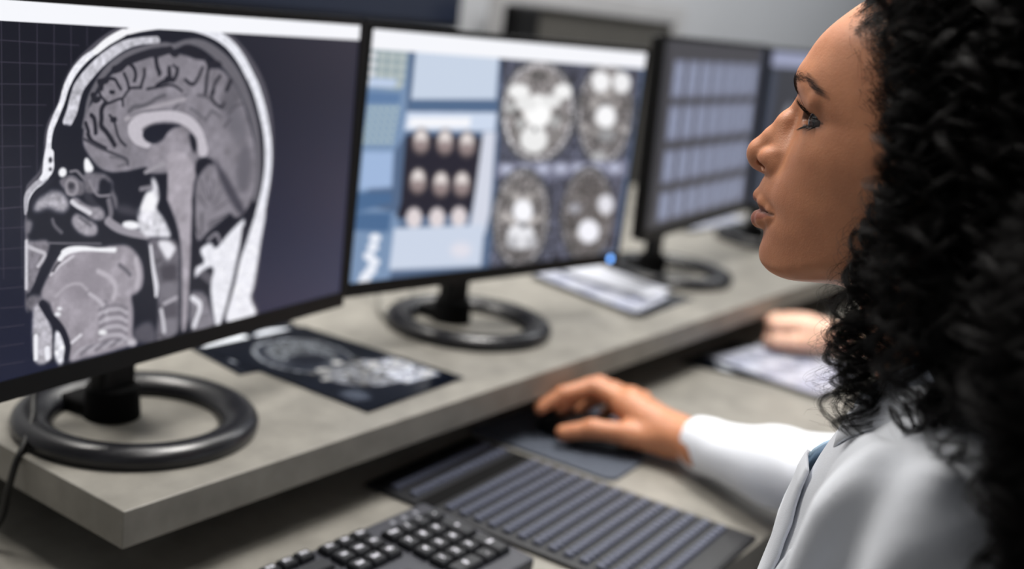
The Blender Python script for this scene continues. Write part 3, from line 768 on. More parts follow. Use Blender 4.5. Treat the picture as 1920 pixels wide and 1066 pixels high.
def monitor(cx, cy, zb, yaw, tilt, screen, label, W=0.445, H=0.273, mat_edge=None):
    root = empty('monitor', (cx, cy, 0), yaw)
    tag(root, label, 'monitor', 'monitors along the raised shelf')
    # local: screen front plane at y=0 (through cx,cy at the bottom edge), user at -y
    T = Matrix.Translation((0, 0, zb)) @ Matrix.Rotation(-tilt, 4, 'X')
    bl, bt, bs = 0.0145, 0.006, 0.005
    x0, x1, z0, z1 = -W / 2 + bs, W / 2 - bs, bl, H - bt
    # bezel frame
    bm = bmesh.new()
    for d in ((-W / 2, W / 2, 0, 0.008, 0, bl), (-W / 2, W / 2, 0, 0.008, H - bt, H), (-W / 2, -W / 2 + bs, 0, 0.008, bl, H - bt), (W / 2 - bs, W / 2, 0, 0.008, bl, H - bt)):
        box(bm, *d, mat=T)
    link('bezel', bm_mesh('bezel', bm), M['black'], root)
    # screen plane with uv
    me = bpy.data.meshes.new('screen')
    v = [T @ Vector(p) for p in ((x0, 0.0015, z0), (x1, 0.0015, z0), (x1, 0.0015, z1), (x0, 0.0015, z1), (x0, 0.0065, z0), (x1, 0.0065, z0), (x1, 0.0065, z1), (x0, 0.0065, z1))]
    me.from_pydata(v, [], [(0, 1, 2, 3), (5, 4, 7, 6), (0, 4, 5, 1), (1, 5, 6, 2), (2, 6, 7, 3), (3, 7, 4, 0)])
    uv = me.uv_layers.new(name='UVMap')
    uvs = [(0, 0), (1, 0), (1, 1), (0, 1)] + [(0, 0)] * 20
    for i, l in enumerate(uv.data): l.uv = uvs[i]
    me.materials.append(screen)
    me.materials.append(M['black'])
    for i in range(1, 6): me.polygons[i].material_index = 1
    me.update()
    link('screen', me, None, root)
    # housing with domed back
    bm = bmesh.new()
    box(bm, -W / 2 + 0.001, W / 2 - 0.001, 0.008, 0.020, 0.001, H - 0.001, 0.003, mat=T)
    box(bm, -W / 2 + 0.07, W / 2 - 0.07, 0.020, 0.044, 0.03, H - 0.05, 0.010, mat=T)
    link('housing', bm_mesh('housing', bm), M['black'], root)
    # stand
    bm = bmesh.new()
    box(bm, -0.0185, 0.0185, 0.060, 0.079, 0.010, zb + H * 0.55, 0.005, 3)
    box(bm, -0.016, 0.016, 0.030, 0.079, zb + H * 0.42, zb + H * 0.55, 0.003)
    link('stand_column', bm_mesh('stand_column', bm), M['black'], root)
    bm = bmesh.new()
    bmesh.ops.create_cone(bm, cap_ends=True, segments=48, radius1=0.0235, radius2=0.0215, depth=0.026)
    for v in bm.verts: v.co = Vector((v.co.x, v.co.y + 0.069, v.co.z + 0.0132))
    box(bm, -0.020, 0.020, 0.069, 0.112, 0.001, 0.013, 0.004, 3)
    link('stand_foot', bm_mesh('stand_foot', bm), M['matte_black'], root)
    rg = link('ring_base', ring_mesh('ring_base'), M['ring'], root, smooth=True)
    rg.location = (0.0, 0.045 + DY, 0.0)
    # power light at the lower right of the bezel
    bm = bmesh.new()
    bmesh.ops.create_cone(bm, cap_ends=True, segments=32, radius1=0.0042, radius2=0.0038, depth=0.0016)
    for v in bm.verts: v.co = T @ Vector((v.co.x + W / 2 - 0.018, -v.co.z, v.co.y + 0.0072))
    return root, T, bm

DY = -0.006
MONS = [(0.792, 0.735, 0.072, 0.1310, 0.0084, -1), (0.822, 0.762, 0.069, -0.1360, -0.0108, 1), (1.341, 0.712, 0.087, 0.1108, 0.0383, 1), (1.795, 0.760, 0.085, 0.05, 0.03, 1)]
LAB = ['nearest monitor, showing a large grey side-view brain scan', 'second monitor, showing a blue viewer page with four round brain slices',
       'third monitor, showing four rows of small pale scan thumbnails', 'farthest monitor, dark page with a pale bar on top, beside the face']
for i, (x, y, zb, yaw, tilt, sgn) in enumerate(MONS):
    cx = x + sgn * 0.2226 * math.cos(yaw); cy = y + sgn * 0.2226 * math.sin(yaw)
    root, T, bm = monitor(cx, cy, zb, yaw, tilt, SCREEN[i], LAB[i])
    if i == 1: link('power_light', bm_mesh('power_light', bm), M['led'], root)
    else: bm.free()

# cables
c1 = tube('monitor_cable', [(0.545, 0.80, 0.11), (0.520, 0.800, 0.060), (0.500, 0.789, 0.030), (0.485, 0.768, 0.017), (0.468, 0.750, 0.0065), (0.4572, 0.744, -0.005), (0.4525, 0.747, -0.028), (0.448, 0.752, -0.055), (0.42, 0.76, DZ + 0.004), (0.30, 0.80, DZ + 0.003), (0.1, 0.85, DZ + 0.003)], 0.0028, M['cable'])
tag(c1, 'black cable hanging from the nearest monitor over the left end of the shelf', 'cable')
M['cablegrey'] = material('grey_cable_rubber', (120, 118, 112), 0.5, bump=(900, 0.1))
c2 = tube('looped_cable', [(0.99, 1.05, 0.10), (1.035, 0.95, 0.05), (1.02, 0.89, 0.012), (0.985, 0.85, 0.004), (1.00, 0.83, 0.004), (1.05, 0.86, 0.01), (1.09, 0.91, 0.04), (1.12, 0.96, 0.10)], 0.0028, M['cablegrey'])
tag(c2, 'thin grey cable looping down behind the second monitor', 'cable')

# ---------------------------------------------------------------- films and papers
def sheet(name, corners, mat, z, thick, label, cat, curl=0.0, parent=None, group=None):
    """thin printed sheet: corners as (x, y) anticlockwise from the picture's lower left"""
    n = 14
    P = [Vector((*c, 0)) for c in corners]
    o = sum(P, Vector()) / 4
    V, F, UV = [], [], []
    for j in range(n + 1):
        for i in range(n + 1):
            u, v = i / n, j / n
            p = P[0] * (1 - u) * (1 - v) + P[1] * u * (1 - v) + P[2] * u * v + P[3] * (1 - u) * v - o
            h = curl * (abs(u - .5) * 2) ** 3 + curl * 0.6 * (abs(v - .5) * 2) ** 4
            V.append((p.x, p.y, h + thick))
            UV.append((u, v))
    m_ = len(V)
    V += [(x, y, zz - thick) for x, y, zz in V]
    for j in range(n):
        for i in range(n):
            a = j * (n + 1) + i
            F.append((a, a + 1, a + n + 2, a + n + 1))
            F.append((m_ + a, m_ + a + n + 1, m_ + a + n + 2, m_ + a + 1))
    rim = [i for i in range(n + 1)] + [(j + 1) * (n + 1) - 1 for j in range(1, n + 1)] + [n * (n + 1) + i for i in range(n - 1, -1, -1)] + [j * (n + 1) for j in range(n - 1, 0, -1)]
    for a, b in zip(rim, rim[1:] + rim[:1]): F.append((b, a, m_ + a, m_ + b))
    me = mesh_np(name, V, F)
    uv = me.uv_layers.new(name='UVMap')
    for p in me.polygons:
        for li in p.loop_indices:
            uv.data[li].uv = UV[me.loops[li].vertex_index % m_]
    ob = link(name, me, mat, parent, smooth=False)
    ob.location = (o.x, o.y, z)
    if label: tag(ob, label, cat, group)
    return ob

sheet('scan_film', [(0.715, 0.790), (0.845, 0.775), (0.880, 0.895), (0.735, 0.925)], FILM[1], 0.0006, 0.0004, 'film with pale round slices under the skull film behind the nearest monitor', 'scan film')
sheet('scan_film', [(0.741, 0.646), (0.893, 0.654), (0.878, 0.872), (0.735, 0.872)], FILM[0], 0.0014, 0.0004, 'dark film with a skull picture lying between the two ring bases', 'scan film')
sheet('scan_film', [(1.285, 0.668), (1.450, 0.676), (1.455, 0.880), (1.325, 0.872)], FILM[1], 0.0006, 0.0005, 'dark-edged film at the bottom of the pile before the third monitor', 'scan film')
sheet('paper_sheet', [(1.275, 0.672), (1.405, 0.690), (1.450, 0.880), (1.330, 0.878)], FILM[2], 0.0022, 0.0022, 'pale printed sheets on the shelf right of the second monitor base', 'papers', 0.002)
sheet('paper_sheet', [(1.355, 0.700), (1.430, 0.705), (1.470, 0.862), (1.380, 0.866)], M['paper'], 0.0068, 0.001, 'small white sheet on top of the pale printed sheets', 'papers', 0.002)
sheet('scan_film', [(1.420, 0.452), (1.640, 0.462), (1.560, 0.655), (1.385, 0.655)], FILM[1], DZ + 0.0005, 0.0005, 'dark film showing at the far corner under the white sheets on the worktop', 'scan film')
sheet('paper_sheet', [(1.400, 0.455), (1.590, 0.455), (1.560, 0.610), (1.425, 0.635)], FILM[2], DZ + 0.0022, 0.002, "pale printed sheets on the worktop beside the colleague's hand", 'papers', 0.002)
sheet('paper_sheet', [(1.93, 0.925), (2.19, 0.93), (2.22, 1.08), (1.98, 1.09)], FILM[2], 0.0006, 0.002, 'pale sheets on the shelf under the farthest monitor', 'papers', 0.003)
sheet('paper_sheet', [(2.24, 1.02), (2.50, 1.00), (2.53, 1.18), (2.28, 1.20)], M['paper'], 0.0006, 0.002, 'farthest white sheets on the shelf, near its far end', 'papers', 0.003)
sp = empty('desk_speaker', (2.30, 0.93, 0.0))
tag(sp, 'small dark box on the shelf, seen just left of the lips', 'speaker')
box_obj('speaker_case', (-0.03, 0.03, -0.03, 0.03, 0, 0.075), M['black'], sp, 0.006)
box_obj('speaker_grille', (-0.025, 0.025, -0.032, -0.030, 0.008, 0.067), M['matte_black'], sp, 0.0008)

# ---------------------------------------------------------------- keyboards
def keycap(name, w, d, h=0.0065, mat=None, inset=0.0022):
    V = [(-w / 2, -d / 2, 0), (w / 2, -d / 2, 0), (w / 2, d / 2, 0), (-w / 2, d / 2, 0)]
    q = inset
    V += [(-w / 2 + q * .4, -d / 2 + q * .4, h * .8), (w / 2 - q * .4, -d / 2 + q * .4, h * .8), (w / 2 - q * .4, d / 2 - q * .4, h * .8), (-w / 2 + q * .4, d / 2 - q * .4, h * .8)]
    V += [(-w / 2 + q, -d / 2 + q, h), (w / 2 - q, -d / 2 + q, h), (w / 2 - q, d / 2 - q, h), (-w / 2 + q, d / 2 - q, h)]
    F = []
    for b in (0, 4):
        for i in range(4): F.append((b + i, b + (i + 1) % 4, b + 4 + (i + 1) % 4, b + 4 + i))
    F.append((8, 9, 10, 11))
    me = mesh_np(name, V, F)
    me.materials.append(mat)
    return me

kb = empty('keyboard', (0.536, 0.508, DZ))
tag(kb, 'black office keyboard with white-lettered keys at the bottom edge of the frame', 'keyboard')
# body (local x -0.22..0.22, y -0.066..0.066)
bm = bmesh.new()
box(bm, -0.222, 0.222, -0.066, 0.068, 0.0, 0.013, 0.003)
for v in bm.verts:
    if v.co.z > 0.006: v.co.z += (v.co.y + 0.066) * 0.045
link('keyboard_body', bm_mesh('keyboard_body', bm), M['keybase'], kb)
caps = {}
legends = {}
def add_key(x, y, w=1.0, d=1.0, text=None):
    k = (w, d)
    if k not in caps: caps[k] = keycap('key', 0.0190 * w - 0.0022, 0.0190 * d - 0.0022, 0.0075, M['key'])
    o = bpy.data.objects.new('key', caps[k]); COL.objects.link(o)
    o.parent = kb
    lz = 0.013 + (y + 0.066) * 0.045
    o.location = (x, y, lz - 0.0008)
    if text:
        if text not in legends:
            f = bpy.data.curves.new('legend', 'FONT')
            f.body = text
            f.size = 0.0085 if len(text) == 1 else 0.0052
            f.align_x = 'CENTER'; f.align_y = 'CENTER'
            f.extrude = 0.00008
            f.offset = 0.00022
            f.resolution_u = 2
            tmp = bpy.data.objects.new('tmp_text', f); COL.objects.link(tmp)
            bpy.context.view_layer.update()
            legends[text] = bpy.data.meshes.new_from_object(tmp.evaluated_get(bpy.context.evaluated_depsgraph_get()))
            legends[text].materials.clear(); legends[text].materials.append(M['legend'])
            bpy.data.objects.remove(tmp, do_unlink=True); bpy.data.curves.remove(f)
        t = bpy.data.objects.new('legend', legends[text]); COL.objects.link(t)
        t.parent = o
        t.location = (0, 0.0, 0.0077)
U = 0.0190
ytop = 0.041
xr = 0.2105          # right edge of the key field
# number block
rows = [['Num', '/', '*', '-'], ['7', '8', '9'], ['4', '5', '6'], ['1', '2', '3'], []]
for r, row in enumerate(rows):
    for k, t in enumerate(row):
        add_key(xr - U * (3.5 - k), ytop - U * (r + 1) + U * .85, 1, 1, t)
add_key(xr - U * .5, ytop - U * 2.5 + U * .85, 1, 2, '+')
add_key(xr - U * .5, ytop - U * 4.5 + U * .85, 1, 2, 'Ent')
add_key(xr - U * 3, ytop - U * 5 + U * .85, 2, 1, '0')
add_key(xr - U * 1.5, ytop - U * 5 + U * .85, 1, 1, '.')
# editing and arrow block
xn = xr - U * 4.35
for r, row in enumerate((('Prt', 'Scr', 'Pau'), ('Ins', 'Hm', 'PU'), ('Del', 'End', 'PD'))):
    for k, t in enumerate(row): add_key(xn - U * (2.5 - k), ytop - U * (r if r else .1) + U * .85, 1, 1 if r else .85, t)
add_key(xn - U * 1.5, ytop - U * 4 + U * .85, 1, 1, '^')
for k, t in enumerate('<v>'): add_key(xn - U * (2.5 - k), ytop - U * 5 + U * .85, 1, 1, t)
# letters
xl = xn - U * 3.35 - U * 15
for r, (off, s) in enumerate(((0, '`1234567890-='), (1.5, 'QWERTYUIOP[]'), (1.75, "ASDFGHJKL;'"), (2.25, 'ZXCVBNM,./'))):
    for k, t in enumerate(s): add_key(xl + U * (off + k + .5), ytop - U * (r + 1) + U * .85, 1, 1, t)
for r, (x0, w) in enumerate(((13, 2), (13.5, 1.5), (12.75, 2.25), (12.25, 2.75))):
    add_key(xl + U * (x0 + w / 2), ytop - U * (r + 1) + U * .85, w, 1)
for r, w in enumerate((1.5, 1.75, 2.25)):
    add_key(xl + U * w / 2, ytop - U * (r + 2) + U * .85, w, 1)
for x0, w in ((0, 1.25), (1.25, 1.25), (2.5, 1.25), (3.75, 6.25), (10, 1.25), (11.25, 1.25), (12.5, 1.25), (13.75, 1.25)):
    add_key(xl + U * (x0 + w / 2), ytop - U * 5 + U * .85, w, 1)
for k in range(12): add_key(xl + U * (2 + k + .5 * (k // 4) + .5), ytop + U * 1.0, 1, .8, 'F%d' % (k + 1))
# lock lights on the top strip
M['lamp'] = material('indicator_lens', (150, 152, 160), 0.3, noise=(40, .05))
for k in range(3):
    bm = bmesh.new()
    bmesh.ops.create_cone(bm, cap_ends=True, segments=16, radius1=0.0028, radius2=0.0022, depth=0.0012)
    o = link('indicator_light', bm_mesh('indicator_light', bm), M['lamp'], kb)
    o.location = (xr - U * (2.4 - .85 * k), 0.0575, 0.0190)

kb.scale = (0.91, 0.91, 0.91)
kb2 = empty('key_panel', (0.846, 0.490, DZ), math.radians(3.5))
tag(kb2, 'wide black control keyboard with many rows of small grey keys', 'keyboard')
bm = bmesh.new()
box(bm, -0.088, 0.088, -0.156, 0.165, 0.0, 0.0045, 0.0015)
link('keyboard_body', bm_mesh('keyboard_body', bm), M['panelbase'], kb2)
gm = keycap('key', 0.0070, 0.0086, 0.0040, M['greykey'], 0.0012)
y = 0.145
nrow = 0
ys = [0.137, 0.116] + [0.076 - 0.0155 * k for k in range(14)]
for r, y in enumerate(ys):
    for k in range(17):
        o = bpy.data.objects.new('key', gm); COL.objects.link(o)
        o.parent = kb2
        o.location = (-0.0745 + 0.0093 * k, y, 0.0042)
box_obj('label_strip', (-0.082, 0.082, 0.149, 0.161, 0.0043, 0.0052), M['matte_black'], kb2)
box_obj('divider_strip', (-0.084, 0.084, 0.088, 0.106, 0.0043, 0.0052), M['matte_black'], kb2)
box_obj('palm_rest', (-0.084, 0.084, -0.153, -0.136, 0.0043, 0.0055), M['panelbase'], kb2, 0.0005)

# ---------------------------------------------------------------- mouse pad and mouse
bm = bmesh.new()
vs = [(0.938, 0.668), (0.947, 0.505), (0.955, 0.498), (1.020, 0.503), (1.120, 0.560), (1.125, 0.665), (1.118, 0.672), (0.945, 0.675)]
lo = [bm.verts.new((x - 1.03, y - 0.59, 0)) for x, y in vs]
hi = [bm.verts.new((x - 1.03, y - 0.59, 0.003)) for x, y in vs]
bm.faces.new(lo[::-1]); bm.faces.new(hi)
for i in range(len(vs)):
    j = (i + 1) % len(vs)
    bm.faces.new((lo[i], lo[j], hi[j], hi[i]))
pad = link('mouse_pad', bm_mesh('mouse_pad', bm), M['pad'])
pad.location = (1.03, 0.59, DZ)
tag(pad, 'blue-grey cloth mouse pad under the right hand', 'mouse pad')
mouse = empty('computer_mouse', (1.022, 0.578, DZ + 0.003), math.radians(14))
tag(mouse, 'black mouse held under the fingers of the right hand', 'mouse')
bm = bmesh.new()
bmesh.ops.create_uvsphere(bm, u_segments=40, v_segments=24, radius=1)
for v in bm.verts:
    x, y, z = v.co
    yy = y
    z2 = max(z, -0.15)
    v.co = Vector((x * 0.030 * (1 - 0.10 * yy), yy * 0.056, (z2 + 0.15) * 0.0240 * (1 - 0.12 * yy)))
link('mouse_shell', bm_mesh('mouse_shell', bm), M['mouse'], mouse, smooth=True)
bm = bmesh.new()
bmesh.ops.create_cone(bm, cap_ends=True, segments=24, radius1=0.010, radius2=0.010, depth=0.006)
bmesh.ops.bevel(bm, geom=bm.edges[:], offset=0.0012, segments=2, affect='EDGES')
for v in bm.verts: v.co = Vector((v.co.z, v.co.y + 0.030, v.co.x + 0.0155))
link('scroll_wheel', bm_mesh('scroll_wheel', bm), M['keybase'], mouse)
box_obj('button_seam', (-0.0005, 0.0005, 0.012, 0.050, 0.013, 0.0228), M['matte_black'], mouse)
# ---------------------------------------------------------------- implicit surfaces (smooth solids for bodies and clothes)
class Field:
    """signed distance samples on a regular grid, metres; parts are blended in inside their own neighbourhood"""
    def __init__(s, lo, hi, h):
        s.lo = np.array(lo, float); s.h = h
        s.n = np.ceil((np.array(hi) - s.lo) / h).astype(int) + 1
        s.f = np.full(tuple(s.n), 0.05, np.float32)
        s.ax = [(s.lo[i] + h * np.arange(s.n[i])).astype(np.float32) for i in range(3)]
    def win(s, lo=None, hi=None):
        if lo is None: sl = [slice(0, int(k)) for k in s.n]
        else:
            sl = [slice(int(np.clip(np.floor((lo[i] - s.lo[i]) / s.h), 0, s.n[i])), int(np.clip(np.ceil((hi[i] - s.lo[i]) / s.h) + 1, 0, s.n[i]))) for i in range(3)]
        sl = tuple(sl)
        X = s.ax[0][sl[0]][:, None, None]; Y = s.ax[1][sl[1]][None, :, None]; Z = s.ax[2][sl[2]][None, None, :]
        return sl, X, Y, Z
    def union(s, sl, d, k):
        a = s.f[sl]
        if a.size == 0: return
        if k <= 0: s.f[sl] = np.minimum(a, d); return
        h = np.clip(0.5 + 0.5 * (a - d) / k, 0, 1)
        s.f[sl] = a + (d - a) * h - k * h * (1 - h)
    def cut(s, sl, d, k):
        a = s.f[sl]
        if a.size == 0: return
        b = -d
        h = np.clip(0.5 - 0.5 * (a - b) / k, 0, 1)
        s.f[sl] = a + (b - a) * h + k * h * (1 - h)
    def ell(s, c, r, k=0.01, rot=None, cut=False):
        m_ = max(r) + 3 * k + 0.004
        sl, X, Y, Z = s.win([c[i] - m_ for i in range(3)], [c[i] + m_ for i in range(3)])
        x, y, z = X - c[0], Y - c[1], Z - c[2]
        if rot is not None:
            R = np.array(Matrix.Rotation(rot[0], 3, rot[1])).T
            x, y, z = (R[0, 0] * x + R[0, 1] * y + R[0, 2] * z, R[1, 0] * x + R[1, 1] * y + R[1, 2] * z, R[2, 0] * x + R[2, 1] * y + R[2, 2] * z)
        a = np.sqrt((x / r[0]) ** 2 + (y / r[1]) ** 2 + (z / r[2]) ** 2)
        b = np.sqrt((x / r[0] ** 2) ** 2 + (y / r[1] ** 2) ** 2 + (z / r[2] ** 2) ** 2) + 1e-6
        d = a * (a - 1) / b
        (s.cut if cut else s.union)(sl, d.astype(np.float32), k)
    def cap(s, p, q, ra, rb, k=0.01, cut=False, flat=None):
        """tapered capsule"""
        p, q = np.array(p, float), np.array(q, float)
        m_ = max(ra, rb) + 3 * k + 0.004
        sl, X, Y, Z = s.win(np.minimum(p, q) - m_, np.maximum(p, q) + m_)
        d = q - p; L = float(d @ d) + 1e-12
        t = np.clip(((X - p[0]) * d[0] + (Y - p[1]) * d[1] + (Z - p[2]) * d[2]) / L, 0, 1)
        D = np.sqrt((X - p[0] - t * d[0]) ** 2 + (Y - p[1] - t * d[1]) ** 2 + (Z - p[2] - t * d[2]) ** 2) - (ra + (rb - ra) * t)
        (s.cut if cut else s.union)(sl, D.astype(np.float32), k)
    def chain(s, pts, rad, k=0.006):
        for i in range(len(pts) - 1): s.cap(pts[i], pts[i + 1], rad[i], rad[i + 1], k)
    def sample(s, P):
        """trilinear value at points"""
        q = (np.asarray(P) - s.lo) / s.h
        q = np.clip(q, 0, s.n - 1.001)
        i = q.astype(int); t = q - i
        out = 0
        for a in (0, 1):
            for b in (0, 1):
                for c in (0, 1):
                    wt = (t[:, 0] if a else 1 - t[:, 0]) * (t[:, 1] if b else 1 - t[:, 1]) * (t[:, 2] if c else 1 - t[:, 2])
                    out = out + wt * s.f[i[:, 0] + a, i[:, 1] + b, i[:, 2] + c]
        return out
    def mesh(s):
        """surface nets"""
        f = s.f
        ins = f < 0
        cells = np.zeros(tuple(s.n - 1), np.uint8)
        for a in (0, 1):
            for b in (0, 1):
                for c in (0, 1):
                    cells += ins[a:f.shape[0] - 1 + a, b:f.shape[1] - 1 + b, c:f.shape[2] - 1 + c]
        act = np.argwhere((cells > 0) & (cells < 8))
        idx = np.full(tuple(s.n - 1), -1, np.int32)
        idx[act[:, 0], act[:, 1], act[:, 2]] = np.arange(len(act))
        pos = np.zeros((len(act), 3)); cnt = np.zeros(len(act))
        corners = [(a, b, c) for a in (0, 1) for b in (0, 1) for c in (0, 1)]
        for p in corners:
            for ax in range(3):
                if p[ax]: continue
                q = list(p); q[ax] = 1
                fa = f[act[:, 0] + p[0], act[:, 1] + p[1], act[:, 2] + p[2]]
                fb = f[act[:, 0] + q[0], act[:, 1] + q[1], act[:, 2] + q[2]]
                mk = (fa < 0) != (fb < 0)
                t = np.where(mk, fa / np.where(mk, fa - fb, 1), 0)
                for d in range(3):
                    pos[:, d] += np.where(mk, p[d] + (t if d == ax else 0), 0)
                cnt += mk
        V = s.lo + (act + pos / cnt[:, None]) * s.h
        F = []
        for ax in range(3):
            u, v = [(1, 2), (2, 0), (0, 1)][ax]
            sh = list(f.shape); sl0 = [slice(None)] * 3; sl1 = [slice(None)] * 3
            sl0[ax] = slice(0, -1); sl1[ax] = slice(1, None)
            e0 = ins[tuple(sl0)]; e1 = ins[tuple(sl1)]
            ed = np.argwhere(e0 != e1)
            ok = (ed[:, u] > 0) & (ed[:, v] > 0) & (ed[:, u] < f.shape[u] - 1) & (ed[:, v] < f.shape[v] - 1)
            ed = ed[ok]
            flip = e0[ed[:, 0], ed[:, 1], ed[:, 2]]
            q = []
            for du, dv in ((-1, -1), (0, -1), (0, 0), (-1, 0)):
                w_ = ed.copy(); w_[:, u] += du; w_[:, v] += dv
                q.append(idx[w_[:, 0], w_[:, 1], w_[:, 2]])
            q = np.stack(q, 1)
            q = np.where(flip[:, None], q, q[:, ::-1])
            F.append(q[(q >= 0).all(1)])
        return V, np.vstack(F)

def join_VF(parts):
    V, F, o = [], [], 0
    for v, f in parts:
        V.append(v); F.append(f + o); o += len(v)
    return np.vstack(V), np.vstack(F)

def relax(V, F, n=1, lam=0.5):
    for _ in range(n):
        acc = np.zeros_like(V); c = np.zeros(len(V))
        for k in range(4):
            a, b = F[:, k], F[:, (k + 1) % 4]
            for d in range(3):
                acc[:, d] += np.bincount(a, V[b, d], len(V)) + np.bincount(b, V[a, d], len(V))
            c += np.bincount(a, minlength=len(V)) + np.bincount(b, minlength=len(V))
        V = V + lam * (acc / np.maximum(c, 1)[:, None] - V) * (c > 0)[:, None]
    return V

def interp2(rows, cols, T, A, B):
    """smooth (monotone-ish cubic in both) table lookup; A along rows, B along cols"""
    rows = np.array(rows, float); cols = np.array(cols, float); T = np.array(T, float)
    def hermite(xs, Y, x):
        d = np.gradient(Y, xs, axis=0)
        x = np.clip(x, xs[0], xs[-1])
        i = np.clip(np.searchsorted(xs, x) - 1, 0, len(xs) - 2)
        h = xs[i + 1] - xs[i]; t = (x - xs[i]) / h
        sh = (slice(None),) + (None,) * (Y.ndim - 1)
        t_, h_ = t[sh], h[sh]
        return (Y[i] * (2 * t_ ** 3 - 3 * t_ ** 2 + 1) + Y[i + 1] * (3 * t_ ** 2 - 2 * t_ ** 3) + d[i] * h_ * (t_ ** 3 - 2 * t_ ** 2 + t_) + d[i + 1] * h_ * (t_ ** 3 - t_ ** 2))
    R1 = hermite(rows, T, A)            # (nA, ncols)
    return hermite(cols, R1.T.copy(), B).T    # (nA, nB)
# ---------------------------------------------------------------- the woman: head and neck
HX = 0.66     # middle plane of the head
def skin_material(name, base, lip, dark, sub=0.012):
    m = bpy.data.materials.new(name); m.use_nodes = True
    nt = m.node_tree; b = nt.nodes['Principled BSDF']
    N = nt.nodes.new; L = nt.links.new
    tc = N('ShaderNodeTexCoord')
    n1 = N('ShaderNodeTexNoise'); n1.inputs['Scale'].default_value = 55; n1.inputs['Detail'].default_value = 5
    n2 = N('ShaderNodeTexNoise'); n2.inputs['Scale'].default_value = 420; n2.inputs['Detail'].default_value = 3
    L(tc.outputs['Object'], n1.inputs['Vector']); L(tc.outputs['Object'], n2.inputs['Vector'])
    r = N('ShaderNodeValToRGB')
    r.color_ramp.elements[0].position = 0.3; r.color_ramp.elements[1].position = 0.7
    c = np.array(srgb(base))
    r.color_ramp.elements[0].color = (*(c * np.array([.90, .86, .84])), 1)
    r.color_ramp.elements[1].color = (*(c * np.array([1.08, 1.08, 1.06])), 1)
    L(n1.outputs['Fac'], r.inputs['Fac'])
    prev = r.outputs['Color']
    for att, col in (('lip', lip), ('dark', dark)):
        a = N('ShaderNodeAttribute'); a.attribute_name = att
        mx = N('ShaderNodeMix'); mx.data_type = 'RGBA'
        L(a.outputs['Fac'], mx.inputs[0]); L(prev, mx.inputs[6])
        mx.inputs[7].default_value = (*srgb(col), 1)
        prev = mx.outputs[2]
    L(prev, b.inputs['Base Color'])
    b.inputs['Roughness'].default_value = 0.46
    b.inputs['Specular IOR Level'].default_value = 0.42
    b.inputs['Subsurface Weight'].default_value = 0.25
    b.inputs['Subsurface Radius'].default_value = (1.0, 0.35, 0.18)
    b.inputs['Subsurface Scale'].default_value = sub * 0.5
    v = N('ShaderNodeTexNoise'); v.inputs['Scale'].default_value = 1100; v.inputs['Detail'].default_value = 2
    L(tc.outputs['Object'], v.inputs['Vector'])
    ad = N('ShaderNodeMath'); ad.operation = 'ADD'
    L(n2.outputs['Fac'], ad.inputs[0]); L(v.outputs['Fac'], ad.inputs[1])
    bp = N('ShaderNodeBump'); bp.inputs['Strength'].default_value = 0.20; bp.inputs['Distance'].default_value = 0.0006
    L(ad.outputs[0], bp.inputs['Height']); L(bp.outputs['Normal'], b.inputs['Normal'])
    return m

M['skin'] = skin_material('brown_skin', (190, 130, 96), (150, 90, 72), (30, 22, 22))
M['skin2'] = skin_material('light_skin', (226, 184, 162), (200, 130, 120), (60, 40, 36))

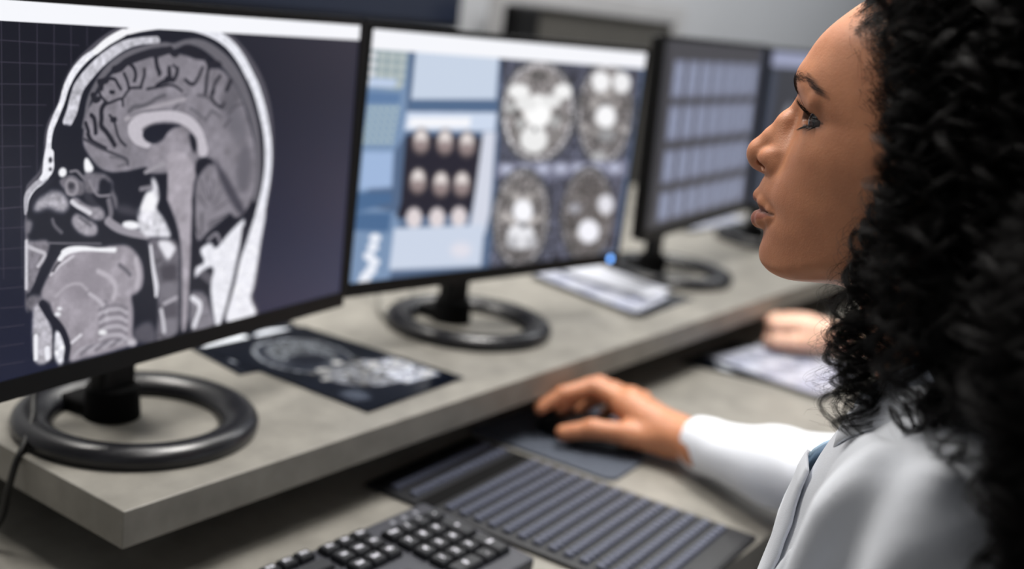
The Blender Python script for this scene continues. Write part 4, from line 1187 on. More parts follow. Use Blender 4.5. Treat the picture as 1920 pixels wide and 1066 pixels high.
LIP_UP = [(0.0, .2733, .2786), (.008, .2715, .2782), (.015, .2655, .2755), (.021, .2575, .2728), (.0245, .2530, .2705)]
LIP_LO = [(0.0, .2695, .2645), (.008, .2685, .2646), (.015, .2635, .2660), (.021, .2565, .2682), (.0245, .2525, .2696)]
RUP = [.0038, .0035, .0029, .0020, .0010]
RLO = [.0053, .0052, .0045, .0032, .0014]
EYE = np.array([.0320, .2275, .3290])       # offset from the middle plane, y, z
def build_head():
    h = 0.0010
    F = Field((HX - .090, .020, .100), (HX + .090, .300, .450), h)
    # cranium first
    sl, X, Y, Z = F.win()
    ax = np.abs(X - HX)
    F.f[:] = 0.06
    F.ell((HX, .146, .338), (.0715, .102, .096), .01)
    # face slab: front depth table, y of the surface against |x| and z (nose not included)
    rz = [.226, .232, .238, .246, .2555, .263, .271, .280, .2895, .300, .312, .322, .330, .338, .346, .354, .364, .378, .392, .405]
    cx = [0, .006, .012, .018, .024, .031, .038, .046, .054, .062, .072]
    T = [
        [.240, .239, .237, .234, .229, .221, .211, .196, .176, .150, .110],   # .226
        [.2560, .2555, .2535, .250, .2450, .2360, .2250, .209, .190, .163, .125],   # .232
        [.2645, .2640, .2618, .2575, .2510, .2415, .2300, .214, .195, .170, .130],
        [.2670, .2665, .2645, .2605, .2540, .2445, .2335, .218, .200, .175, .138],   # chin
        [.2652, .2650, .2635, .2605, .2555, .2470, .2365, .2225, .205, .182, .145],   # under the lip
        [.2665, .2662, .2645, .2605, .2560, .2490, .2395, .2260, .209, .187, .150],
        [.2690, .2682, .2656, .2602, .2540, .2490, .2412, .2290, .213, .192, .155],   # mouth
        [.2742, .2735, .2706, .2652, .2588, .2520, .2436, .2320, .2170, .196, .160],
        [.2725, .2720, .2690, .2635, .2575, .2513, .2438, .2335, .2195, .199, .165],   # under the nose
        [.2660, .2650, .2618, .2580, .2540, .2494, .2436, .2352, .2230, .202, .168],
        [.2620, .2608, .2575, .2540, .2507, .2470, .2424, .2355, .2245, .203, .168],   # cheekbone
        [.2590, .2578, .2540, .2500, .2462, .2425, .2385, .2318, .2195, .199, .165],
        [.2580, .2565, .2520, .2465, .2405, .2360, .2325, .2255, .2140, .194, .160],   # eye
        [.2590, .2578, .2540, .2492, .2452, .2430, .2408, .2345, .2215, .198, .160],
        [.2610, .2608, .2590, .2562, .2532, .2503, .2465, .2388, .2240, .201, .162],   # brow
        [.2612, .2610, .2600, .2578, .2550, .2508, .2452, .2360, .2215, .200, .165],
        [.2566, .2564, .2555, .2536, .2506, .2462, .2402, .2305, .2165, .197, .160],
        [.2495, .2492, .2483, .2463, .2433, .2388, .2323, .2226, .2085, .187, .150],
        [.2400, .2397, .2387, .2367, .2335, .2287, .2220, .2120, .1975, .172, .130],
        [.2310, .2307, .2297, .2275, .2240, .2190, .2120, .2010, .1850, .155, .110],
    ]
    zz = F.ax[2]; xx = np.abs(F.ax[0] - HX)
    yf = interp2(rz, cx, T, zz, xx)            # (nz, nx)
    yf = yf.T[:, None, :].astype(np.float32)   # (nx,1,nz)
    gx = np.gradient(yf, h, axis=0); gz = np.gradient(yf, h, axis=2)
    slab = (Y - yf) / np.sqrt(1 + gx ** 2 + gz ** 2)
    # side wall: half width against y and z
    ry = [.05, .10, .14, .18, .21, .24, .27]
    rzz = [.225, .245, .262, .285, .310, .330, .350, .375, .400]
    Wd = [
        [.040, .046, .050, .050, .047, .040, .030],
        [.042, .049, .054, .0545, .0505, .043, .032],
        [.044, .052, .058, .0575, .0535, .046, .034],
        [.048, .058, .0635, .0620, .0575, .050, .036],
        [.058, .066, .0680, .0662, .0625, .053, .038],
        [.062, .070, .0700, .0672, .0625, .053, .038],
        [.063, .071, .0705, .0665, .0620, .055, .040],
        [.062, .070, .0690, .0650, .0610, .054, .040],
        [.056, .064, .0630, .0600, .0550, .048, .036]]
    wd = interp2(rzz, ry, Wd, zz, F.ax[1]).T[None].astype(np.float32)   # (1, ny, nz)
    side = ax - wd
    def smax(a, b, k):
        t = np.clip(0.5 - 0.5 * (a - b) / k, 0, 1)
        return a + (b - a) * t + k * t * (1 - t)
    face = smax(slab, side, .014)
    # underside of the jaw, rising to the sides and towards the throat
    zu = .2318 + .0032 * np.clip((.252 - Y) / .03, -0.3, 1.6) + .012 * (ax / .05) ** 2 * np.clip((.262 - Y) / .05, 0, 1) + .006 * np.clip((Y - .252) / .015, 0, 2) ** 2
    face = smax(face, (zu - Z), .010)
    face = smax(face, Z - .40, .03)
    face = smax(face, .13 - Y, .03)
    F.union(sl, face.astype(np.float32), .012)
    del slab, side, face
    # neck
    F.cap((HX, .160, .262), (HX, .108, .160), .0500, .0560, .012)
    F.cap((HX, .125, .28), (HX, .085, .17), .050, .056, .015)
    F.cap((HX - .030, .13, .285), (HX - .010, .165, .175), .013, .009, .012)    # neck muscle
    F.cap((HX + .030, .13, .285), (HX + .010, .165, .175), .013, .009, .012)
    # nose
    nose = [(.2520, .343, .0062), (.2568, .3345, .0054), (.2632, .3230, .0068), (.2705, .3125, .0080), (.2765, .3035, .0095)]
    for (y0, z0, r0), (y1, z1, r1) in zip(nose[:-1], nose[1:]):
        F.cap((HX, y0, z0), (HX, y1, z1), r0, r1, .0045)
    F.ell((HX, .2772, .3026), (.0096, .0096, .0096), .004)
    F.cap((HX, .2790, .2975), (HX, .2700, .2945), .0045, .0045, .003)            # columella
    for s in (-1, 1):
        F.cap((HX + s * .004, .262, .322), (HX + s * .011, .2600, .305), .006, .0075, .008)   # side wall of the nose
        F.ell((HX + s * .0122, .2665, .3005), (.0064, .0095, .0082), .0030, rot=(s * .35, 'Z'))
        F.ell((HX + s * .0150, .2600, .2975), (.0050, .0065, .0068), .0025)
    # lips
    for s in (-1, 1):
        for P, R in ((LIP_UP, RUP), (LIP_LO, RLO)):
            q = [(HX + s * a, b, c) for a, b, c in P]
            for i in range(len(q) - 1): F.cap(q[i], q[i + 1], R[i], R[i + 1], .0034)
        # cut the line between the lips
    sl, X, Y, Z = F.win((HX - .03, .240, .262), (HX + .03, .285, .280))
    a_ = np.abs(X - HX)
    ymid = np.interp(a_.ravel(), [0, .008, .015, .021, .0255, .03], [.2738, .2723, .2664, .2584, .2530, .2470]).reshape(a_.shape)
    zm = .2709 + .0006 * np.cos(a_ * 260) - .0004
    wd_ = np.clip((.0240 - a_) / .0240, 0, 1) ** .7
    d = np.maximum(np.maximum(np.abs(Z - zm) - .0004 * wd_, (ymid - .0045) - Y), a_ - .0262)
    F.cut(sl, (d + 0 * (X + Y + Z)).astype(np.float32), .0013)
    # nostrils
    for s in (-1, 1):
        F.cap((HX + s * .0145, .2746, .2978), (HX + s * .0172, .2692, .2956), .0017, .0020, .0010, cut=True)
        F.cap((HX + s * .0110, .2750, .2980), (HX + s * .0130, .2695, .2962), .0020, .0023, .0010, cut=True)
        F.cap((HX + s * .0080, .2745, .2990), (HX + s * .0095, .2690, .2985), .0024, .0026, .0010, cut=True)
    # eyelids: a shell over the eyeball, then the opening
    for s in (-1, 1):
        c = (HX + s * EYE[0], EYE[1], EYE[2])
        F.ell((c[0], c[1], c[2] + .0008), (.0140, .0137, .0135), .0035)
        F.cap((HX + s * .018, .2445, .3405), (HX + s * .046, .2320, .3400), .0044, .0040, .006)   # fold below the brow
        # lid crease
        q = [(.0185, .2490, .3365), (.026, .2462, .3400), (.034, .2430, .3400), (.041, .2375, .3375), (.048, .2300, .3315)]
        for i in range(4):
            a, b = q[i], q[i + 1]
            F.cap((HX + s * a[0], a[1], a[2]), (HX + s * b[0], b[1], b[2]), .0007, .0006, .0014, cut=True)
        sl, X, Y, Z = F.win((c[0] - .02, c[1] - .008, c[2] - .012), (c[0] + .02, c[1] + .026, c[2] + .014))
        u = ((X - HX) * s - .0317) / .0156
        k = np.clip(1 - u * u, 0, 1)
        zup = .3290 + .0070 * k ** .5
        zlo = .3284 - .0028 * k ** .5
        d = np.maximum(np.maximum(Z - zup, zlo - Z), (np.abs(u) - 1) * .0156)
        d = np.maximum(d, .2225 - Y)
        F.cut(sl, (d + 0 * (X + Y + Z)).astype(np.float32), .0008)
    # ears (under the hair)
    for s in (-1, 1):
        F.ell((HX + s * .074, .142, .315), (.007, .017, .030), .004, rot=(s * .25, 'Z'))
        F.ell((HX + s * .080, .140, .318), (.006, .011, .020), .003, cut=True)
    V, Q = F.mesh()
    V = relax(V, Q, 2, .4)
    return F, V, Q

HF, HV, HQ = build_head()

def seg_dist(P, pts):
    best = np.full(len(P), 1e9)
    pts = np.asarray(pts, float)
    for a, b in zip(pts[:-1], pts[1:]):
        d = b - a; L = d @ d + 1e-12
        t = np.clip(((P - a) @ d) / L, 0, 1)
        best = np.minimum(best, np.linalg.norm(P - a - t[:, None] * d, axis=1))
    return best
# ---------------------------------------------------------------- bodies
def build_hand_right():
    F = Field((.93, .40, -.085), (1.12, .665, .02), .0011)
    F.chain([(.955, .26, -.005), (1.030, .440, -.040), (1.041, .478, -.043)], [.034, .0235, .0215], .01)
    # palm
    F.cap((1.041, .478, -.043), (1.046, .545, -.028), .0200, .0150, .012)
    F.cap((1.034, .490, -.044), (1.040, .540, -.026), .0150, .0125, .012)
    F.cap((1.052, .485, -.046), (1.062, .545, -.030), .0180, .0135, .012)
    F.cap((1.060, .490, -.050), (1.082, .535, -.040), .0140, .0125, .012)
    # fingers: index, middle, ring, little
    K = .0035
    F.chain([(1.043, .540, -.026), (1.033, .586, -.017), (1.005, .603, -.025), (.984, .6165, -.040)], [.0118, .0098, .0086, .0072], K)
    F.chain([(1.058, .545, -.027), (1.054, .588, -.020), (1.032, .603, -.031), (1.016, .610, -.046)], [.0120, .0100, .0088, .0074], K)
    F.chain([(1.073, .540, -.032), (1.077, .582, -.029), (1.061, .598, -.042), (1.050, .605, -.056)], [.0115, .0094, .0084, .0070], K)
    F.chain([(1.084, .532, -.040), (1.093, .566, -.039), (1.085, .582, -.052), (1.077, .590, -.063)], [.0105, .0084, .0074, .0063], K)
    # thumb
    F.chain([(1.036, .492, -.050), (1.014, .524, -.048), (.996, .556, -.048), (.981, .5815, -.057)], [.0165, .0120, .0098, .0086], .006)
    F.cap((1.030, .505, -.045), (1.035, .545, -.030), .010, .009, .012)     # web
    # knuckles and nails
    for p in ((1.043, .540, -.0155), (1.058, .548, -.0160), (1.073, .543, -.0220)):
        F.ell(p, (.0065, .0075, .0038), .006)
    V, Q = F.mesh()
    return relax(V, Q, 1, .4), Q

def build_frame(off, right_elbow, right_wrist):
    """torso, far arm down to the wrist, near arm, hips and thighs, coarse"""
    F = Field((.38 + off, -.16, -.60), (1.10 + off, .52, .215), .0045)
    x = off
    F.ell((.66 + x, .100, .03), (.150, .092, .19), .03)
    F.ell((.66 + x, .075, -.20), (.130, .095, .20), .04)
    F.ell((.66 + x, .050, -.38), (.165, .125, .12), .04)
    F.cap((.555 + x, .104, .130), (.79 + x, .100, .135), .036, .038, .03)
    F.cap((.66 + x, .105, .20), (.66 + x, .10, .10), .05, .07, .03)
    F.chain([(.540 + x, .102, .130), (.503 + x, .117, -.02), (.486 + x, .138, -.12)], [.034, .031, .028], .015)
    F.chain([(.486 + x, .138, -.12), (.56 + x, .27, -.20), (.575 + x, .31, -.21)], [.028, .023, .020], .015)
    F.ell((.585 + x, .345, -.215), (.036, .05, .016), .012)
    F.chain([(.80 + x, .105, .140), right_elbow, right_wrist], [.043, .036, .024], .02)
    for s in (-.08, .08):
        F.cap((.66 + x + s, .06, -.42), (.66 + x + s * 1.2, .46, -.44), .080, .060, .03)
    V, Q = F.mesh()
    return V, Q

def neck_skin_link():
    return None

hv, hq = build_hand_right()
bv, bq = build_frame(0, (.955, .240, .000), (1.026, .432, -.038))
V, Q = join_VF([(HV, HQ), (hv, hq), (bv, bq)])
woman = empty('person', (0.66, 0.08, ZF))
tag(woman, 'woman in white lab coat with black curly hair, her left profile towards the camera', 'person')
me = mesh_np('body', V - np.array([0.66, 0.08, ZF]), Q)
me.materials.append(M['skin'])
nh = len(HV)
# lips, eye line and brow tint as their own colours on the skin, plus painted shade between the lips
P = HV.copy(); P[:, 0] = HX + np.abs(P[:, 0] - HX)
lip = np.zeros(len(V), np.float32); dark = np.zeros(len(V), np.float32)
near = (P[:, 1] > .245) & (P[:, 2] > .252) & (P[:, 2] < .286)
lu = np.array([(HX + a, b, c) for a, b, c in LIP_UP]); ll = np.array([(HX + a, b, c) for a, b, c in LIP_LO])
idx = np.where(near)[0]
du = seg_dist(P[idx], lu); dl = seg_dist(P[idx], ll)
xa = P[idx, 0] - HX
ztop = np.interp(xa, [0, .004, .008, .015, .021, .0262], [.2798, .2806, .2800, .2768, .2735, .2705])
zbot = np.interp(xa, [0, .008, .015, .021, .0262], [.2590, .2594, .2622, .2660, .2702])
zc_ = P[idx, 2]
lip[idx] = np.clip((ztop - zc_) / .0009, 0, 1) * np.clip((zc_ - zbot) / .0009, 0, 1) * np.clip((.0266 - xa) / .001, 0, 1) * (P[idx, 1] > .2495)
dark[idx] = np.clip((.0017 - np.abs(zc_ - .2711)) / .0010, 0, 1) * np.clip((.0275 - xa) / .002, 0, 1) * .6  # shade of the gap between the lips, painted dark
# the upper lip is the darker one
dark[idx] = np.maximum(dark[idx], .28 * lip[idx] * (zc_ > .2712))
# eye make-up along the lid margins, widest under the eye
ii = np.where((P[:, 1] > .222) & (np.abs(P[:, 2] - .3285) < .016) & (P[:, 0] > HX + .012) & (P[:, 0] < HX + .052))[0]
t = np.linspace(-1, 1, 25); k = np.clip(1 - t * t, 0, 1) ** .5
up_ = np.stack([HX + .0317 + t * .0156, 0 * t, .3290 + .0070 * k], 1)
up_ = np.vstack([up_, [[HX + .0490, 0, .3296]]])
lo_ = np.stack([HX + .0317 + t * .0156, 0 * t, .3284 - .0028 * k], 1)
Q2 = P[ii].copy(); Q2[:, 1] = 0
du_, dl_ = seg_dist(Q2, up_), seg_dist(Q2, lo_)
out_ = np.clip((P[ii, 0] - HX - .020) / .006, .25, 1)
dark[ii] = np.maximum(dark[ii], np.clip((.0012 - du_) / .0008, 0, 1) * .75)
dark[ii] = np.maximum(dark[ii], (np.clip((.0014 - dl_) / .0008, 0, 1) * .95 + .62 * np.exp(-(dl_ / .0030) ** 2) * (P[ii, 2] < .3284)) .clip(0, .95) * out_)
for nm, arr in (('lip', lip), ('dark', dark)):
    a = me.attributes.new(nm, 'FLOAT', 'POINT'); a.data.foreach_set('value', arr)
body = link('body', me, None, woman, smooth=True)

# eyes
M['eye'] = bpy.data.materials.new('eye_surface'); M['eye'].use_nodes = True
nt = M['eye'].node_tree; b = nt.nodes['Principled BSDF']
tc = nt.nodes.new('ShaderNodeTexCoord'); sp_ = nt.nodes.new('ShaderNodeSeparateXYZ'); rp = nt.nodes.new('ShaderNodeValToRGB')
nt.links.new(tc.outputs['Object'], sp_.inputs[0])
mth = nt.nodes.new('ShaderNodeMath'); mth.operation = 'MULTIPLY'; mth.inputs[1].default_value = 1 / .0125
nt.links.new(sp_.outputs['Y'], mth.inputs[0]); nt.links.new(mth.outputs[0], rp.inputs[0])
e = rp.color_ramp.elements
e[0].position = .0; e[0].color = (.085, .070, .064, 1); e[1].position = .78; e[1].color = (.085, .070, .064, 1)  # eye white darkened to stand for the shade of the lashes
for ps, cl in ((.80, (.012, .018, .012, 1)), (.90, (.040, .020, .012, 1)), (.955, (.06, .03, .016, 1)), (.965, (.002, .002, .002, 1)), (1, (.001, .001, .001, 1))):
    q = e.new(ps); q.color = cl
nt.links.new(rp.outputs[0], b.inputs['Base Color'])
b.inputs['Roughness'].default_value = 0.12
b.inputs['Coat Weight'].default_value = 0.1
b.inputs['Coat Roughness'].default_value = 0.02
for s in (-1, 1):
    bm = bmesh.new()
    bmesh.ops.create_uvsphere(bm, u_segments=48, v_segments=32, radius=.0120)
    for v in bm.verts:     # pole on +y, small corneal bulge
        x, y, z = v.co
        v.co = Vector((x, z, -y))
        c_ = v.co.y / .0122
        if c_ > .88: v.co.y += .0006 * ((c_ - .88) / .12) ** .8
    o = link('eye', bm_mesh('eye', bm), M['eye'], woman, smooth=True)
    o.location = (s * EYE[0], EYE[1] - .0004 - .08, EYE[2] - ZF)
    o.rotation_euler = (math.radians(-3), 0, math.radians(30))

# ---------------------------------------------------------------- lab coat
def fold(X, Y, Z, amp, seed, dirv, wl=.035, warp=.012):
    r = np.random.default_rng(seed)
    d = np.array(dirv, float); d /= np.linalg.norm(d)
    out = 0
    for i in range(6):
        k = r.normal(0, 1, 3); k -= d * (k @ d) * .88
        k /= np.linalg.norm(k)
        w_ = wl * r.uniform(.8, 2.2)
        ph = r.uniform(0, 6.28)
        out = out + (w_ / wl) * np.sin(2 * np.pi * (k[0] * X + k[1] * Y + k[2] * Z) / w_ + ph + 1.3 * np.sin((X * 31 + Y * 23 - Z * 27) + ph))
    out = out / 6
    return amp * np.tanh(out * 1.4)

def build_coat():
    F = Field((.40, -.08, -.47), (1.09, .50, .232), .0034)
    F.ell((.66, .070, -.33), (.178, .140, .20), .05)
    F.ell((.660, .112, .02), (.140, .107, .205), .03)
    F.ell((.660, .095, .00), (.165, .090, .19), .03)
    F.ell((.655, .085, -.20), (.165, .120, .24), .05)
    F.ell((.615, .150, .022), (.050, .050, .055), .03)     # bust
    F.ell((.705, .150, .022), (.050, .050, .055), .03)
    F.cap((.545, .101, .144), (.80, .104, .146), .048, .050, .03)
    F.cap((.60, .102, .172), (.535, .101, .155), .034, .042, .03)
    F.cap((.72, .106, .172), (.80, .106, .155), .034, .042, .03)
    # near sleeve
    F.chain([(.533, .103, .144), (.500, .116, -.02), (.482, .138, -.14)], [.048, .050, .049], .022)
    F.cap((.482, .140, -.14), (.56, .27, -.21), .050, .036, .02)
    # far sleeve with the wide forearm
    F.chain([(.80, .108, .148), (.885, .180, .076), (.958, .248, .006)], [.052, .049, .046], .02)
    F.chain([(.958, .248, .005), (1.002, .352, -.022), (1.038, .4560, -.0425)], [.046, .0365, .0262], .012)
    sl, X, Y, Z = F.win()
    near = 1 / (1 + np.exp(-(.60 - X) / .02))
    f = fold(X, Y, Z, .0100, 5, (0.15, .55, -.83), .050) * near * np.clip((.21 - Z) / .05, 0, 1) * np.clip((Z + .10) / .12, .15, 1)
    f = f + fold(X, Y, Z, .0030, 9, (.1, .3, -1), .05) * (1 - near)
    # pull lines from the shoulder
    for (a, b_, w_, am) in (((.512, .135, .192), (.500, .185, .050), .008, .010), ((.500, .105, .195), (.462, .140, .03), .009, .010), ((.545, .150, .185), (.575, .200, .060), .008, .010), ((.53, .145, .17), (.53, .19, .02), .007, .008)):
        a, b_ = np.array(a), np.array(b_); d = b_ - a; L = d @ d
        t = np.clip(((X - a[0]) * d[0] + (Y - a[1]) * d[1] + (Z - a[2]) * d[2]) / L, 0, 1)
        dd = np.sqrt((X - a[0] - t * d[0]) ** 2 + (Y - a[1] - t * d[1]) ** 2 + (Z - a[2] - t * d[2]) ** 2)
        f = f - am * np.exp(-(dd / w_) ** 2)
    F.f += f.astype(np.float32)
    # cuff opening and neck opening
    d = np.array([.038, .106, -.0145]); d /= np.linalg.norm(d)
    c0 = np.array([1.0385, .4575, -.0428])
    plane = (X - c0[0]) * d[0] + (Y - c0[1]) * d[1] + (Z - c0[2]) * d[2]
    F.f[:] = np.maximum(F.f, (plane + 0 * (X + Y + Z)).astype(np.float32))
    F.cap(c0 - d * .010, c0 + d * .02, .0235, .0235, .0015, cut=True)
    F.cap((.66, .175, .262), (.66, .118, .180), .056, .060, .006, cut=True)
    F.cap((.66, .195, .22), (.66, .235, .10), .010, .004, .006, cut=True)
    V, Q = F.mesh()
    return F, relax(V, Q, 1, .4), Q

M['coat'] = material('white_cotton', (226, 230, 238), 0.85, noise=(30, 0.02), bump=(1400, 0.25), sheen=0.2)
M['shirt'] = material('pale_blue_cotton', (150, 176, 198), 0.8, noise=(40, 0.04), bump=(1600, 0.3))
M['collar'] = material('grey_blue_cotton', (188, 196, 212), 0.8, noise=(40, 0.04), bump=(1600, 0.3))
CF, cv, cq = build_coat()
W0 = np.array([0.66, 0.08, ZF])
me = mesh_np('lab_coat', cv - W0, cq); me.materials.append(M['coat'])
link('lab_coat', me, None, woman, smooth=True)

def drape_y(x, z, off=0.0):
    """front surface of the coat at x, z"""
    ys = np.arange(.30, .08, -.001)
    P = np.stack([np.full_like(ys, x), ys, np.full_like(ys, z)], 1)
    v = CF.sample(P)
    i = np.argmax(v < 0)
    return (ys[i] if v[i] < 0 else .178) + off

def strip(name, rowsP, thick, mat, parent):
    """rows of points (m x n x 3) -> cloth of some thickness"""
    A = np.array(rowsP, float); m_, n_ = A.shape[:2]
    du = np.gradient(A, axis=0); dv = np.gradient(A, axis=1)
    N = np.cross(du, dv); N /= np.linalg.norm(N, axis=2)[..., None] + 1e-9
    V = np.vstack([(A + N * thick / 2).reshape(-1, 3), (A - N * thick / 2).reshape(-1, 3)])
    F = []; o = m_ * n_
    for i in range(m_ - 1):
        for j in range(n_ - 1):
            a = i * n_ + j
            F.append((a, a + 1, a + n_ + 1, a + n_)); F.append((o + a, o + a + n_, o + a + n_ + 1, o + a + 1))
    for i in range(m_ - 1):
        for j in (0, n_ - 1):
            a = i * n_ + j; F.append((a, a + n_, o + a + n_, o + a))
    for j in range(n_ - 1):
        for i in (0, m_ - 1):
            a = i * n_ + j; F.append((a, a + 1, o + a + 1, o + a))
    me = mesh_np(name, V - W0, F)
    bm = bmesh.new(); bm.from_mesh(me); bmesh.ops.recalc_face_normals(bm, faces=bm.faces); bm.to_mesh(me); bm.free()
    return link(name, me, mat, parent, smooth=True)

# shirt front showing between the lapels
zs = np.linspace(.136, -.36, 46)
rows_ = [[(x, drape_y(x, z, .0055), z) for x in np.linspace(.636, .692, 8)] for z in zs]
strip('shirt_front', rows_, .002, M['shirt'], woman)
# near lapel edge and far lapel with its notch
rows_ = [[(x, drape_y(x, z, .0040 + .0045 * q), z) for q, x in zip(np.linspace(0, 1, 6), np.linspace(.606 - .008 * math.sin(min(i, 23) / 23 * 3), .640 + .004 * min(1, i / 23), 6))] for i, z in enumerate(np.linspace(.136, -.36, 46))]
strip('lapel', rows_, .0022, M['coat'], woman)
rows_ = []
for i, z in enumerate(np.linspace(.136, -.36, 60)):
    t = min(1, i / 29)
    w_ = .010 + .018 * min(1, t / .22) if t < .22 else (.014 + .012 * min(1, (t - .22) / .05) if t < .5 else .026 - .01 * (t - .5))
    rows_.append([(x, drape_y(x, z, .0085) + .003 * math.sin(min(1, max(0, (x - .677) / .03)) * 3), z) for x in np.linspace(.677, .677 + w_, 6)])
strip('lapel', rows_, .0022, M['coat'], woman)
# turned-down collar: near and far half from the nape to the front tips
for nm, mat, dz, dw in (('shirt_collar', M['collar'], .007, -.006), ('coat_collar', M['coat'], 0.0, 0.0)):
    inn = spline([(.66, .066, .238), (.622, .082, .236), (.604, .110, .226), (.602, .146, .205), (.622, .174, .180), (.646, .186, .152)], 6)
    out_ = spline([(.66, .046, .208), (.606, .062, .208), (.576, .100, .205), (.578, .148, .186), (.602, .180, .160), (.628, .190, .136)], 6)
    if nm == 'shirt_collar':
        out_ = inn + (out_ - inn) * .55
        inn = inn + np.array([0, -.002, .009]); out_ = out_ + np.array([0, -.003, .008])
    for s in (1, -1):
        rows_ = []
        for a, b_ in zip(inn, out_):
            r_ = []
            for j in range(7):
                t = j / 6
                q = a * (1 - t) + b_ * t
                q = q + np.array([0, .003, .006]) * math.sin(t * 3.14)
                r_.append((HX + (q[0] - HX) * s, q[1], q[2]))
            rows_.append(r_)
        strip(nm, rows_, .0018, mat, woman)

# trousers and stool so that the figure sits on something
M['trouser'] = material('dark_trousers', (44, 46, 54), 0.85, noise=(40, .1), bump=(900, .3))
def trousers(parent, off, W_):
    F = Field((.46 + off, -.10, -.80), (.87 + off, .58, -.28), .006)
    F.ell((.66 + off, .055, -.38), (.170, .130, .12), .04)
    for s in (-.08, .08):
        F.cap((.66 + off + s, .06, -.42), (.66 + off + s * 1.2, .47, -.43), .084, .064, .03)
        F.cap((.66 + off + s * 1.2, .47, -.43), (.66 + off + s * 1.2, .50, -.76), .062, .045, .02)
    V, Q = F.mesh()
    me = mesh_np('trousers', V - W_, Q); me.materials.append(M['trouser'])
    link('trousers', me, None, parent, smooth=True)
trousers(woman, 0, W0)
M['seat'] = material('charcoal_seat', (40, 41, 46), 0.8, noise=(30, .1), bump=(700, .3))
def stool(x, y, label):
    st = empty('swivel_stool', (x, y, ZF))
    tag(st, label, 'stool')
    bm = bmesh.new(); bmesh.ops.create_cone(bm, cap_ends=True, segments=40, radius1=.19, radius2=.19, depth=.06)
    bmesh.ops.bevel(bm, geom=[e for e in bm.edges if abs(e.verts[0].co.z - e.verts[1].co.z) < 1e-5], offset=.015, segments=3, affect='EDGES')
    o = link('seat', bm_mesh('seat', bm), M['seat'], st); o.location = (0, 0, .24)
    tube('gas_column', [(0, 0, .05), (0, 0, .12), (0, 0, .215)], .022, M['black'], st, 2, 16)
    for k in range(5):
        a = k * 2 * math.pi / 5
        lg = tube('leg', [(0, 0, .06), (.12 * math.cos(a), .12 * math.sin(a), .055), (.23 * math.cos(a), .23 * math.sin(a), .045)], .014, M['black'], st, 3, 10)
        bm = bmesh.new(); bmesh.ops.create_uvsphere(bm, u_segments=16, v_segments=10, radius=.022)
        c_ = link('caster', bm_mesh('caster', bm), M['matte_black'], lg, smooth=True)
        c_.location = (.23 * math.cos(a), .23 * math.sin(a), .022)
stool(0.66, 0.05, 'swivel stool with a round charcoal seat under the woman')
# ---------------------------------------------------------------- hair, brows and lashes
def hair_material(name, col, rough=0.34, spec=0.35):
    m = bpy.data.materials.new(name); m.use_nodes = True
    nt = m.node_tree; b = nt.nodes['Principled BSDF']
    b.inputs['Base Color'].default_value = (*srgb(col), 1)
    b.inputs['Roughness'].default_value = rough
    b.inputs['Specular IOR Level'].default_value = spec
    inf = nt.nodes.new('ShaderNodeTexNoise'); inf.inputs['Scale'].default_value = 30
    tc = nt.nodes.new('ShaderNodeTexCoord'); nt.links.new(tc.outputs['Object'], inf.inputs['Vector'])
    r = nt.nodes.new('ShaderNodeValToRGB')
    c = srgb(col)
    r.color_ramp.elements[0].color = (*[q * .7 for q in c], 1); r.color_ramp.elements[1].color = (*[q * 1.6 for q in c], 1)
    nt.links.new(inf.outputs['Fac'], r.inputs['Fac']); nt.links.new(r.outputs['Color'], b.inputs['Base Color'])
    return m
M['hair'] = hair_material('black_hair', (12, 9.5, 9), .42, .17)
M['brow'] = hair_material('brow_hair', (30, 22, 20), .5, .2)

def curves_obj(name, P, rad, mat, parent, W_):
    """P: (n strands, k points, 3)"""
    n, k, _ = P.shape
    cu = bpy.data.hair_curves.new(name)
    cu.add_curves([k] * n)
    cu.attributes['position'].data.foreach_set('vector', (P - W_).astype(np.float32).ravel())
    if 'radius' not in cu.attributes: cu.attributes.new('radius', 'FLOAT', 'POINT')
    cu.attributes['radius'].data.foreach_set('value', np.broadcast_to(rad, (n, k)).astype(np.float32).ravel())
    cu.materials.append(mat)
    o = bpy.data.objects.new(name, cu); COL.objects.link(o)
    o.parent = parent
    return o

HC = np.array([HX, .148, .338]); HR = np.array([.0735, .1040, .0980])
def push_out(p, margin):
    """keep points outside the skull, the neck and the coat"""
    q = (p - HC) / HR
    L = np.linalg.norm(q, axis=1)
    need = 1 + margin / .085
    f = np.where(L < need, need / np.maximum(L, 1e-6), 1)
    p = HC + q * f[:, None] * HR
    # neck
    ax0 = np.array([HX, .150, .262]); ax1 = np.array([HX, .105, .160]); d = ax1 - ax0
    t = np.clip(((p - ax0) @ d) / (d @ d), 0, 1)
    c = ax0 + t[:, None] * d
    v = p - c; r = np.linalg.norm(v, axis=1) + 1e-9
    need = .056 + margin * .5
    p = np.where((r < need)[:, None], c + v / r[:, None] * need[:, None], p)
    return p

def face_limit(p, yb=.191):
    """hair on her near side stays behind the cheek"""
    z = p[:, 2]
    lim = np.interp(z, [.13, .17, .20, .235, .262, .285, .31, .34, .37, .395, .43], [.138, .144, .147, .150, .158, .168, .173, .175, .180, .190, .212])
    lim = np.where(p[:, 0] > HX + .01, lim - .022, lim)
    over = p[:, 1] - lim
    p[:, 1] = np.where(over > -.012, lim - .012 + .012 * (1 - np.exp(-(over + .012) / .012)), p[:, 1])
    return p

